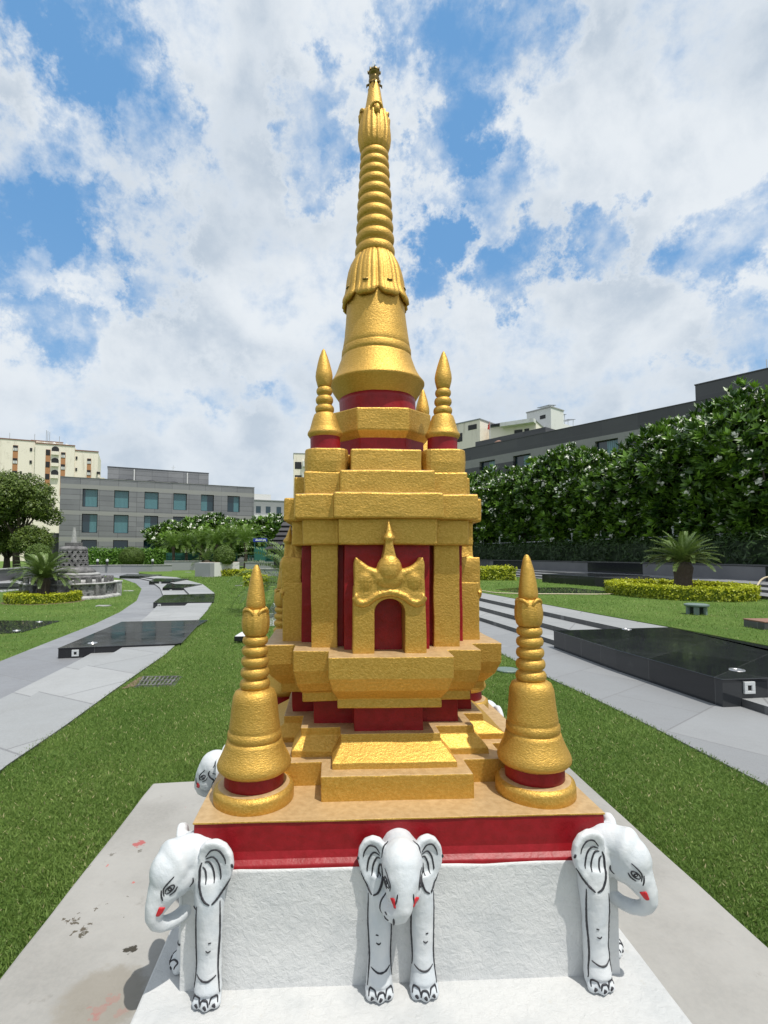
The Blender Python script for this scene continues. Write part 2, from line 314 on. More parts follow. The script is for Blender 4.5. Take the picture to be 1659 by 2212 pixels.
# ------------------------------------------------------------------ mesh helpers
class MB:
    def __init__(s): s.v = []; s.f = []; s.m = []; s.t = []
    def add(s, vs, fs, mi=0, tint=None):
        o = len(s.v); s.v += [tuple(v) for v in vs]
        s.f += [tuple(i+o for i in f) for f in fs]; s.m += [mi]*len(fs)
    def box(s, x0, x1, y0, y1, z0, z1, mi=0, M=None):
        vs = [Vector((x, y, z)) for z in (z0, z1) for y in (y0, y1) for x in (x0, x1)]
        if M is not None: vs = [M @ v for v in vs]
        s.add(vs, [(0, 2, 3, 1), (4, 5, 7, 6), (0, 1, 5, 4), (1, 3, 7, 5), (3, 2, 6, 7), (2, 0, 4, 6)], mi)
    def loft(s, secs, mi=0, cap=True, mtop=None):       # sections: lists of points with equal count, ccw seen from above, going up
        n = len(secs[0]); vs = [p for sec in secs for p in sec]
        fs = [(k*n+i, k*n+(i+1) % n, (k+1)*n+(i+1) % n, (k+1)*n+i) for k in range(len(secs)-1) for i in range(n)]
        s.add(vs, fs, mi); o = len(s.v)-len(vs)
        if cap:
            s.f.append(tuple(o+i for i in reversed(range(n)))); s.m.append(mi)
            s.f.append(tuple(o+(len(secs)-1)*n+i for i in range(n))); s.m.append(mi if mtop is None else mtop)
    def prism(s, pts, z0, z1, mi=0, mtop=None):
        pts = [Vector((p[0], p[1])) for p in pts]
        ar = sum(a.x*b.y-b.x*a.y for a, b in zip(pts, pts[1:]+pts[:1]))
        if ar < 0: pts = pts[::-1]
        s.loft([[(p.x, p.y, z0) for p in pts], [(p.x, p.y, z1) for p in pts]], mi, True, mtop)
    def lathe(s, prof, n=32, c=(0, 0), mi=0, fr=None, rot=0):    # profile (r, z) from the bottom up
        secs = []
        for r, z in prof:
            sec = []
            for i in range(n):
                a = 2*math.pi*i/n+rot; rr = r*(fr(a, r, z) if fr else 1)
                sec.append((c[0]+rr*math.cos(a), c[1]+rr*math.sin(a), z))
            secs.append(sec)
        s.loft(secs, mi)
    def tube(s, pts, r, n=8, mi=0, cap=True):
        pts = [Vector(p) for p in pts]; secs = []
        prevn = None
        for i, p in enumerate(pts):
            d = (pts[min(i+1, len(pts)-1)]-pts[max(i-1, 0)]).normalized()
            u = prevn-d*prevn.dot(d) if prevn is not None else d.orthogonal()
            if u.length < 1e-6: u = d.orthogonal()
            u.normalize(); v = d.cross(u); prevn = u
            rr = r[i] if isinstance(r, (list, tuple)) else r
            secs.append([p+rr*(math.cos(2*math.pi*k/n)*u+math.sin(2*math.pi*k/n)*v) for k in range(n)])
        s.loft(secs, mi, cap)
    def ball(s, c, r, n=12, m=8, mi=0, M=None):
        if not isinstance(r, (tuple, list)): r = (r, r, r)
        secs = []
        for j in range(m+1):
            ph = -math.pi/2+math.pi*j/m; cr = max(math.cos(ph), .02)
            sec = []
            for i in range(n):
                a = 2*math.pi*i/n; v = Vector((r[0]*cr*math.cos(a), r[1]*cr*math.sin(a), r[2]*math.sin(ph)))
                if M is not None: v = M @ v
                sec.append(v+Vector(c))
            secs.append(sec)
        s.loft(secs, mi)
    def mesh(s, name, mats, smooth=False):
        me = bpy.data.meshes.new(name); me.from_pydata(s.v, [], s.f)
        for m in (mats if isinstance(mats, (list, tuple)) else [mats]): me.materials.append(m)
        me.polygons.foreach_set('material_index', s.m)
        if smooth: me.shade_smooth()
        me.update(); return me
    def build(s, name, mats, parent=None, smooth=False, bevel=0, seg=2):
        return link(name, s.mesh(name, mats, smooth), parent, bevel, seg)
def link(name, me, parent=None, bevel=0, seg=2):
    o = bpy.data.objects.new(name, me); COL.objects.link(o)
    if parent is not None: o.parent = parent; o.matrix_parent_inverse = Matrix.Translation(-parent.location) if parent.type == 'EMPTY' and parent.get('flat') else Matrix()
    if bevel:
        b = o.modifiers.new('bevel', 'BEVEL'); b.width = bevel; b.segments = seg; b.limit_method = 'ANGLE'; b.angle_limit = R(28)
    return o
def tag(o, label=None, cat=None, group=None, kind=None):
    if label: o['label'] = label
    if cat: o['category'] = cat
    if group: o['group'] = group
    if kind: o['kind'] = kind
    return o
def thing(name, label, cat, loc=(0, 0, 0), group=None, rz=0, world_parts=True):
    o = bpy.data.objects.new(name, None); COL.objects.link(o); o.location = loc; o.rotation_euler = (0, 0, rz); o.empty_display_size = .3
    if world_parts: o['flat'] = 1      # its parts were modelled in world coordinates
    return tag(o, label, cat, group)
def copy_tree(o, loc, rz=0.0, sc=1.0, label=None, group=None):
    c = o.copy(); COL.objects.link(c); c.location = loc; c.rotation_euler = (0, 0, rz); c.scale = (sc, sc, sc) if not isinstance(sc, tuple) else sc
    if label: c['label'] = label
    if group: c['group'] = group
    for ch in list(o.children):
        d = ch.copy(); COL.objects.link(d); d.parent = c
        for g in list(ch.children):
            e = g.copy(); COL.objects.link(e); e.parent = d
    return c
def handmade(o, cell=.045, amp=.0022, seed=0.0):        # hand-trowelled plaster: cut long edges and let the faces wander
    me = o.data; bm = bmesh.new(); bm.from_mesh(me)
    for _ in range(4):
        es = [e for e in bm.edges if e.calc_length() > cell]
        if not es: break
        bmesh.ops.subdivide_edges(bm, edges=es, cuts=1, use_grid_fill=True)
    for v in bm.verts:
        p = v.co*7+Vector((seed, seed*1.7, 3)); q = v.co*26+Vector((seed, 9, 1))
        v.co += amp*(noise.noise_vector(p)+.35*noise.noise_vector(q))
    bm.to_mesh(me); bm.free()
def leafmesh(name, P, A, B, tint, mats, midx=None, fold=None):
    """quads: centre P, half-length vector A, half-width vector B (diamond-ish leaves)"""
    n = len(P); V = np.empty((n, 4, 3), np.float32)
    V[:, 0] = P-A; V[:, 1] = P+B-A*.1; V[:, 2] = P+A; V[:, 3] = P-B-A*.1
    me = bpy.data.meshes.new(name); me.vertices.add(4*n); me.vertices.foreach_set('co', V.ravel())
    me.loops.add(4*n); me.loops.foreach_set('vertex_index', np.arange(4*n, dtype=np.int32))
    me.polygons.add(n); me.polygons.foreach_set('loop_start', np.arange(0, 4*n, 4, dtype=np.int32))
    for m in (mats if isinstance(mats, (list, tuple)) else [mats]): me.materials.append(m)
    if midx is not None: me.polygons.foreach_set('material_index', np.asarray(midx, np.int32))
    a = me.attributes.new('tint', 'FLOAT', 'FACE'); a.data.foreach_set('value', np.asarray(tint, np.float32))
    me.update(calc_edges=True); return me
def unit(v): return v/np.maximum(np.linalg.norm(v, axis=-1, keepdims=True), 1e-9)
def rdir(n): return unit(rng.normal(size=(n, 3)))

# ================================================================== the gilded shrine
ZP, ZS, ZT = .08, .13, .60           # slab top, plinth top, gilt platform top
SHIFT = [(-1, 0), (.66, 0), (.80, -.013), (1.95, -.013), (2.15, -.021), (2.7, -.029), (4, -.031)]
def lean(z):
    for (a, u), (b, v) in zip(SHIFT, SHIFT[1:]):
        if z <= b: return u+(v-u)*(z-a)/(b-a)
    return SHIFT[-1][1]
def leaned(o):
    for v in o.data.vertices: v.co.x += lean(v.co.z)
def dulled(o, th=.9, slot=1):  # upward faces take the duller gold of the second slot
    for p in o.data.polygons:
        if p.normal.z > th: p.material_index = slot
def plan(a, d1, d0):
    q = [(a, -d0), (a, -d1), (d1, -d1), (d1, -a), (d0, -a)]
    out = []
    for k in range(4):
        c, s = [(1, 0), (0, 1), (-1, 0), (0, -1)][k]
        out += [(c*x-s*y, s*x+c*y) for x, y in q]
    return out
def sec(pl, z): return [(x, y, z) for x, y in pl]
def sq(h, z): return [(-h, -h, z), (h, -h, z), (h, h, z), (-h, h, z)]
shrine = thing('shrine_model', 'gold red and white miniature stupa with tall ringed spire standing on white elephants', 'shrine')
def part(mb, name, mats, seed=0, amp=.0022, cell=.045, bevel=.004, dull_top=True, smooth=False, parent=None):
    o = mb.build(name, mats, parent or shrine, smooth)
    if cell: handmade(o, cell, amp, seed)
    if dull_top: dulled(o)
    leaned(o)
    if bevel:
        b = o.modifiers.new('bevel', 'BEVEL'); b.width = bevel; b.segments = 2; b.limit_method = 'ANGLE'; b.angle_limit = R(35)
    return o
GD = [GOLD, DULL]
m = MB(); m.loft([[(-.774, -.93, ZP-.01), (.774, -.93, ZP-.01), (.774, 0.755, ZP-.01), (-.774, 0.755, ZP-.01)], [(-.774, -.93, ZS), (.774, -.93, ZS), (.774, 0.755, ZS), (-.774, 0.755, ZS)]])
part(m, 'plinth', [WHITED], 1, .0018, .12, .008, dull_top=False)
m = MB(); m.loft([sq(.667, ZS-.01), sq(.667, .466), sq(.662, .472)])
part(m, 'base_block', [WHITE], 2, .003, .04, .006, dull_top=False)
m = MB(); m.loft([sq(.664, .465), sq(.662, .478), sq(.648, .490), sq(.641, .51), sq(.640, ZT-.006)])
part(m, 'red_band', [RED], 3, .0016, .06, .003, dull_top=False)
m = MB(); m.loft([sq(.643, ZT-.006), sq(.643, ZT)])
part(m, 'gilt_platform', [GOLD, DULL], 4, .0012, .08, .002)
m = MB(); m.loft([sec(plan(.256, .409, .53), ZT-.01), sec(plan(.255, .408, .529), .681)])
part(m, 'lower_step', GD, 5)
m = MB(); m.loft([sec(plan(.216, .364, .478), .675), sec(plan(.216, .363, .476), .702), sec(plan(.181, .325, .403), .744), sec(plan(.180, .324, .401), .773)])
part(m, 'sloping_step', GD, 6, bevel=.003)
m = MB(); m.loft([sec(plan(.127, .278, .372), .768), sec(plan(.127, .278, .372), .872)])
part(m, 'red_footing', [RED], 7, dull_top=False)
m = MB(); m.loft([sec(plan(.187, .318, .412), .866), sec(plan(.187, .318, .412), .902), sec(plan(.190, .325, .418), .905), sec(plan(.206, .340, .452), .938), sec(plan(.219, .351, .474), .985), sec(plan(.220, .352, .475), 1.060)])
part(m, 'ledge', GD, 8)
m = MB(); m.loft([sec(plan(.162, .252, .332), 1.055), sec(plan(.162, .252, .332), 1.46)])
part(m, 'red_core', [RED], 9, .003, dull_top=False)
for sx in (-1, 1):
    for sy in (-1, 1):
        m = MB(); x0, x1 = sorted((sx*.186, sx*.288)); y0, y1 = sorted((sy*.186, sy*.288)); m.box(x0, x1, y0, y1, 1.055, 1.46)
        part(m, 'corner_pillar', [GOLD], 10+sx+sy*2, .003)
def prism_y(m, pts, y0, y1, mi=0):      # outline in x-z, extruded along y
    n = len(pts); vs = [(x, y0, z) for x, z in pts]+[(x, y1, z) for x, z in pts]
    fs = [tuple(range(n)), tuple(reversed(range(n, 2*n)))]+[(i, i+n, (i+1) % n+n, (i+1) % n) for i in range(n)]
    ar = sum(pts[i][0]*pts[(i+1) % n][1]-pts[(i+1) % n][0]*pts[i][1] for i in range(n))
    if ar < 0: fs = [f[::-1] for f in fs]
    m.add(vs, fs, mi)
def remeshed(m, name, voxel, mats, smooth_it=2, attr=None):
    o = m.build(name, mats); rm = o.modifiers.new('r', 'REMESH'); rm.mode = 'VOXEL'; rm.voxel_size = voxel; rm.use_smooth_shade = True
    if smooth_it: sm = o.modifiers.new('s', 'SMOOTH'); sm.factor = .5; sm.iterations = smooth_it
    bpy.context.view_layer.update(); dg = bpy.context.evaluated_depsgraph_get()
    me = bpy.data.meshes.new_from_object(o.evaluated_get(dg)); me.name = name
    bpy.data.objects.remove(o); me.shade_smooth()
    if not me.materials:
        for q in mats: me.materials.append(q)
    return me
# portal frame with its winged gable, modelled facing -y
m = MB()
arch = [(.055*math.cos(a), 1.205+.050*math.sin(a)) for a in np.linspace(0, math.pi, 15)]
outl = [(-.134, 1.052), (-.055, 1.052)]+[(x, z) for x, z in reversed(arch)]+[(.055, 1.052), (.134, 1.052), (.130, 1.30), (-.130, 1.30)]
prism_y(m, outl, -.412, -.325)
frame_me = m.mesh('portal_frame', [GOLD])
m = MB()
topl = [(-.128, 1.30), (-.128, 1.385), (-.122, 1.407), (-.114, 1.402), (-.102, 1.380), (-.084, 1.356), (-.064, 1.346), (-.048, 1.350), (-.036, 1.368), (-.026, 1.395), (-.018, 1.43), (-.012, 1.47)]
topl = topl+[(-x, z) for x, z in reversed(topl)]
low = [(.128, 1.262), (.105, 1.245), (.080, 1.252), (.055, 1.270), (.030, 1.282), (0, 1.286)]
prism_y(m, topl+low+[(-x, z) for x, z in reversed(low[:-1])], -.418, -.335)
m.ball((0, -.405, 1.362), (.047, .036, .052)); m.ball((0, -.405, 1.33), (.070, .026, .045))
for s in (-1, 1):
    m.ball((s*.088, -.404, 1.320), (.036, .022, .046)); m.tube([(s*.05, -.404, 1.345), (s*.085, -.404, 1.362), (s*.118, -.402, 1.396)], [.020, .015, .009], 10)
m.tube([(0, -.392, 1.36), (0, -.384, 1.42), (0, -.384, 1.455), (0, -.392, 1.475), (0, -.398, 1.492), (0, -.396, 1.515), (0, -.390, 1.548)], [.038, .023, .014, .017, .015, .009, .003], 14)
m.ball((0, -.400, 1.474), (.023, .025, .018))
arcl = [(-.128, 1.262), (-.118, 1.240), (-.100, 1.234), (-.080, 1.240), (-.056, 1.258), (-.030, 1.271), (0, 1.275)]; arcl = arcl+[(-x, z) for x, z in reversed(arcl[:-1])]
m.tube([(x, -.4135, z) for x, z in arcl], .0115, 10); m.tube([(x*.97, -.423, z+.008) for x, z in arcl], .0042, 8)
gable_me = remeshed(m, 'gable', .0042, [GOLD], 3)
# incised fringe of short vertical grooves above the moulding
for v in gable_me.vertices:
    x, y, z = v.co
    if y < -.405 and 1.275 < z < 1.318 and .03 < abs(x) < .12: v.co.y += .0035*max(0, math.sin(x*520))**3
    v.co += .0020*noise.noise_vector(v.co*24)
m = MB(); m.box(-.054, .054, -.3345, -.329, 1.058, 1.254); niche_me = m.mesh('niche', [RED])
for k in range(4):
    pr = bpy.data.objects.new('portal', frame_me); COL.objects.link(pr); pr.parent = shrine; pr.rotation_euler = (0, 0, k*math.pi/2); pr.location = (lean(1.2), 0, 0)
    b = pr.modifiers.new('bevel', 'BEVEL'); b.width = .005; b.segments = 2; b.limit_method = 'ANGLE'
    if k == 0: handmade(pr, .04, .002, 33)
    for nm, me in (('gable', gable_me), ('niche', niche_me)):
        g = bpy.data.objects.new(nm, me); COL.objects.link(g); g.parent = pr
for nm, pl, z0, z1, sd_ in (('frieze', (.185, .319, .372), 1.452, 1.553, 21), ('cornice', (.204, .350, .402), 1.548, 1.645, 22), ('upper_cornice', (.180, .317, .364), 1.640, 1.735, 23)):
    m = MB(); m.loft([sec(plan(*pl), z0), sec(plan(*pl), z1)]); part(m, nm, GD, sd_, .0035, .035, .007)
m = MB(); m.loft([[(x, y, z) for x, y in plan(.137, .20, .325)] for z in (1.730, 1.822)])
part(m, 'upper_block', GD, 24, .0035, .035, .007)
def rsq(c, h, r, z, n=5):
    out = []
    for k, (sx, sy) in enumerate(((1, -1), (1, 1), (-1, 1), (-1, -1))):
        for i in range(n):
            a = -math.pi/2+k*math.pi/2+i*(math.pi/2)/(n-1); out.append((c[0]+sx*(h-r)+r*math.cos(a), c[1]+sy*(h-r)+r*math.sin(a), z))
    return out
for sx in (-1, 1):
    for sy in (-1, 1):
        c = (sx*.232, sy*.232); m = MB(); m.loft([rsq(c, .084, .045, 1.730), rsq(c, .087, .047, 1.776), rsq(c, .085, .046, 1.826)])
        part(m, 'finial_pedestal', GD, 25+sx+2*sy, .0035, .035, .006)
def octa(f, ap, z): 
    p = [(f, -ap), (ap, -f), (ap, f), (f, ap), (-f, ap), (-ap, f), (-ap, -f), (-f, -ap)]
    return [(x, y, z) for x, y in p]
m = MB(); m.loft([octa(.093, .186, 1.815), octa(.093, .186, 1.905)]); part(m, 'red_octagon', [RED], 41, dull_top=False)
m = MB(); m.loft([octa(.090, .180, 1.892), octa(.106, .216, 1.922), octa(.107, .218, 2.017)]); part(m, 'gilt_octagon', GD, 42, .003, .035, .006)
m = MB(); m.lathe([(.170, 2.010), (.171, 2.06), (.172, 2.105)], 48); part(m, 'red_collar', [RED], 43, .002, .04, 0, dull_top=False, smooth=True)
# bell
bell = [(.158, 2.088), (.174, 2.108), (.192, 2.136), (.208, 2.163), (.213, 2.171), (.2135, 2.176), (.209, 2.182), (.199, 2.196), (.187, 2.217), (.176, 2.243), (.166, 2.272), (.160, 2.288), (.1585, 2.296), (.1545, 2.298), (.1545, 2.302), (.1575, 2.306), (.156, 2.330), (.1545, 2.334), (.1505, 2.336), (.1500, 2.340), (.152, 2.345), (.146, 2.385), (.1395, 2.44), (.134, 2.50), (.130, 2.56), (.122, 2.60), (.110, 2.68), (.09, 2.755)]
m = MB(); m.lathe(bell, 64); part(m, 'bell', [GOLDR], 44, .0028, .022, 0, dull_top=False, smooth=True)
# lotus skirt: ten grooved petals with flaring tips
def petal_r(a, r, z):
    k = 8; ph = (a*k/(2*math.pi)) % 1; e = abs(ph-.5)*2          # 0 at the petal's middle, 1 at the seam
    t = (z-2.545)/(2.765-2.545)
    groove = -.085*max(0, (e-.80)/.20)**1.5 + .026*max(0, 1-abs(e-.62)/.12) + .014*max(0, 1-abs(e-.18)/.16) - .02*max(0, 1-abs(e-.40)/.08)
    return 1+groove*(1-.35*t)
m = MB(); n = 160; secs = []
prof = [(.142, 2.532), (.153, 2.541), (.151, 2.560), (.139, 2.585), (.1345, 2.61), (.130, 2.65), (.122, 2.69), (.111, 2.725), (.098, 2.750), (.088, 2.768)]
for j, (r, z) in enumerate(prof):
    s_ = []
    for i in range(n):
        a = 2*math.pi*i/n; ph = (a*8/(2*math.pi)) % 1; e = abs(ph-.5)*2
        zz_ = z+(.034*e**4*max(0, 1-j/4.0)); rr = r*petal_r(a, r, z)-(.007*e*e if j < 3 else 0)
        s_.append((rr*math.cos(a), rr*math.sin(a), zz_))
    secs.append(s_)
inner = [[(.124*math.cos(2*math.pi*i/n), .124*math.sin(2*math.pi*i/n), 2.590) for i in range(n)]]
m.loft(inner+secs)
for k in range(8):            # the little cut notch near every tip
    a = 2*math.pi*(k+.5)/8
    M = Matrix.Rotation(a, 4, 'Z') @ Matrix.Translation((.1395, 0, 2.602)); m.box(-.006, .002, -.013, .012, -.0025, .002, 1, M)
part(m, 'lotus_skirt', [GOLDR, BRONZE], 45, .0014, 0, 0, dull_top=False, smooth=True)
# eleven stacked rings
def ringprof(z0, z1, r0, r1, k):
    out = []; hs = [1-.035*i for i in range(k)]; tot = sum(hs); z = z0
    for i in range(k):
        h = (z1-z0)*hs[i]/tot; r = r0+(r1-r0)*(i+.5)/k; q = h*.5
        for a in np.linspace(-1, 1, 8):
            out.append((r-q*.80*(1-math.sqrt(max(0, 1-a*a*.985))), z+q+a*q*.97))
        z += h
    return out
m = MB(); m.lathe(ringprof(2.762, 3.268, .0925, .0645, 10), 56); part(m, 'ringed_spire', [GOLDR], 46, .0018, .02, 0, dull_top=False, smooth=True)
# lotus bud with four curled lips, then the plain cone
def bud_fr(amp, k):
    return lambda a, r, z: 1+amp*math.cos(a*k)+amp*.5*math.cos(a*k*2.0+1)
m = MB(); m.lathe([(.050, 3.262), (.060, 3.268), (.070, 3.30), (.0745, 3.335), (.0735, 3.365), (.0690, 3.400), (.0620, 3.435), (.0585, 3.452), (.046, 3.456)], 96, fr=bud_fr(.034, 18))
for k in range(4):
    a = k*math.pi/2-math.pi/2+.12; u = Vector((math.cos(a), math.sin(a), 0)); tt = Vector((-math.sin(a), math.cos(a), 0))
    pts = [u*(.050+.014*math.sin(q))+tt*(.026*math.cos(q))+Vector((0, 0, 3.440+.022*math.sin(q))) for q in np.linspace(-.3, math.pi+.3, 13)]
    m.tube(pts, .0065, 8)
    m.tube([u*.058+tt*.0+Vector((0, 0, 3.41)), u*.062+Vector((0, 0, 3.44)), u*.060+Vector((0, 0, 3.455))], [.016, .014, .006], 8)
part(m, 'lotus_bud', [GOLDR], 47, .0012, 0, 0, dull_top=False, smooth=True)
m = MB(); m.lathe([(.050, 3.448), (.0465, 3.46), (.038, 3.51), (.030, 3.56), (.0225, 3.605), (.021, 3.61)], 40); part(m, 'spire_cone', [GOLDR], 48, .0014, .02, 0, dull_top=False, smooth=True)
m = MB(); m.lathe([(.018, 3.590), (.026, 3.595), (.024, 3.604), (.021, 3.609), (.024, 3.620), (.025, 3.629), (.020, 3.635), (.0185, 3.643), (.023, 3.650), (.028, 3.660), (.025, 3.668), (.012, 3.676)], 20)
for k in range(8):
    a = k*math.pi/4; u = Vector((math.cos(a), math.sin(a), 0))
    m.tube([u*.022+Vector((0, 0, 3.603)), u*.034+Vector((0, 0, 3.597)), u*.036+Vector((0, 0, 3.585))], [.006, .005, .0015], 6)
    m.tube([u*.026+Vector((0, 0, 3.658)), u*.031+Vector((0, 0, 3.670))], [.006, .001], 5)
crown = part(m, 'crown', [BRONZE], 49, 0, 0, 0, dull_top=False)
m = MB(); m.lathe([(.004, 3.672), (.011, 3.680), (.013, 3.692), (.008, 3.712), (.001, 3.738)], 8); part(m, 'crystal', [CRYST], 50, 0, 0, 0, dull_top=False, parent=crown)

# ------------------------------------------------------------------ finials
def finial_set(prefix, profs, seed):
    out = []
    for nm, pr, mt, n, fr in profs:
        m = MB(); m.lathe(pr, n, fr=fr); me = m.mesh(nm, mt, True)
        tmp = bpy.data.objects.new('t', me); handmade(tmp, .016, .0020, seed); bpy.data.objects.remove(tmp); me.shade_smooth(); out.append((nm, me))
    return out
low_parts = finial_set('c', [
    ('foot_disc', [(.128, -.006), (.1325, .0), (.1325, .030), (.130, .040), (.118, .048), (.096, .051)], [GOLD, DULL], 48, None),
    ('red_neck', [(.099, .046), (.098, .105)], [RED], 48, None),
    ('bell', [(.098, .092), (.112, .098), (.122, .108), (.1235, .116), (.119, .130), (.108, .152), (.098, .176), (.0915, .197), (.0875, .198), (.0875, .202), (.0905, .206), (.0890, .224), (.0850, .228), (.0840, .233), (.0850, .237), (.080, .275), (.0765, .310), (.0735, .340), (.066, .358), (.050, .368)], [GOLDR], 48, None),
    ('ringed_stem', ringprof(.362, .548, .0525, .0425, 5), [GOLDR], 40, None),
    ('bud', [(.034, .546), (.0415, .556), (.0465, .578), (.0470, .600), (.0435, .624), (.040, .636), (.030, .640)], [GOLDR], 72, bud_fr(.018, 12)),
    ('cone', [(.026, .634), (.031, .641), (.0335, .652), (.0330, .662), (.0285, .700), (.0215, .742), (.0130, .776), (.0065, .789), (.001, .792)], [GOLDR], 32, None)], 71)
m = MB()
for k in range(4):
    a = k*math.pi/2-.7; u = Vector((math.cos(a), math.sin(a), 0)); tt = Vector((-math.sin(a), math.cos(a), 0))
    m.tube([u*(.033+.007*math.sin(q))+tt*(.021*math.cos(q))+Vector((0, 0, .622+.017*math.sin(q))) for q in np.linspace(-.2, math.pi+.2, 11)], .0062, 8)
lips_me = m.mesh('bud_lip', [GOLDR], True)
up_parts = finial_set('u', [
    ('red_neck', [(.060, -.008), (.0595, .066)], [RED], 40, None),
    ('bell', [(.056, .052), (.064, .058), (.0695, .068), (.0685, .075), (.060, .088), (.0545, .108), (.049, .130), (.043, .148), (.034, .156)], [GOLDR], 40, None),
    ('ringed_stem', ringprof(.152, .262, .0395, .0310, 3), [GOLDR], 32, None),
    ('cone', [(.022, .258), (.027, .264), (.0335, .290), (.0350, .305), (.0330, .322), (.0255, .355), (.0160, .388), (.0070, .412), (.001, .420)], [GOLDR], 28, None)], 81)
for sx in (-1, 1):
    for sy in (-1, 1):
        tilt = (.0, -.018 if sx > 0 else 0, 0); k = 1.03 if sx > 0 else .985
        e = bpy.data.objects.new('corner_finial', None); COL.objects.link(e); e.parent = shrine; e.location = (sx*.482, sy*.482, ZT); e.rotation_euler = tilt; e.scale = (1, 1, k)
        for nm, me in low_parts+[('bud_lip', lips_me)]:
            o = bpy.data.objects.new(nm, me); COL.objects.link(o); o.parent = e; o.rotation_euler = (0, 0, sx*.6+sy*.9)
            if nm == 'foot_disc' : dulled(o)
        e = bpy.data.objects.new('upper_finial', None); COL.objects.link(e); e.parent = shrine; e.location = (sx*.236+lean(1.9), sy*.236, 1.826); e.rotation_euler = (0, .02*sx, 0)
        for nm, me in up_parts:
            o = bpy.data.objects.new(nm, me); COL.objects.link(o); o.parent = e; o.rotation_euler = (0, 0, sx*1.6+sy*.7)

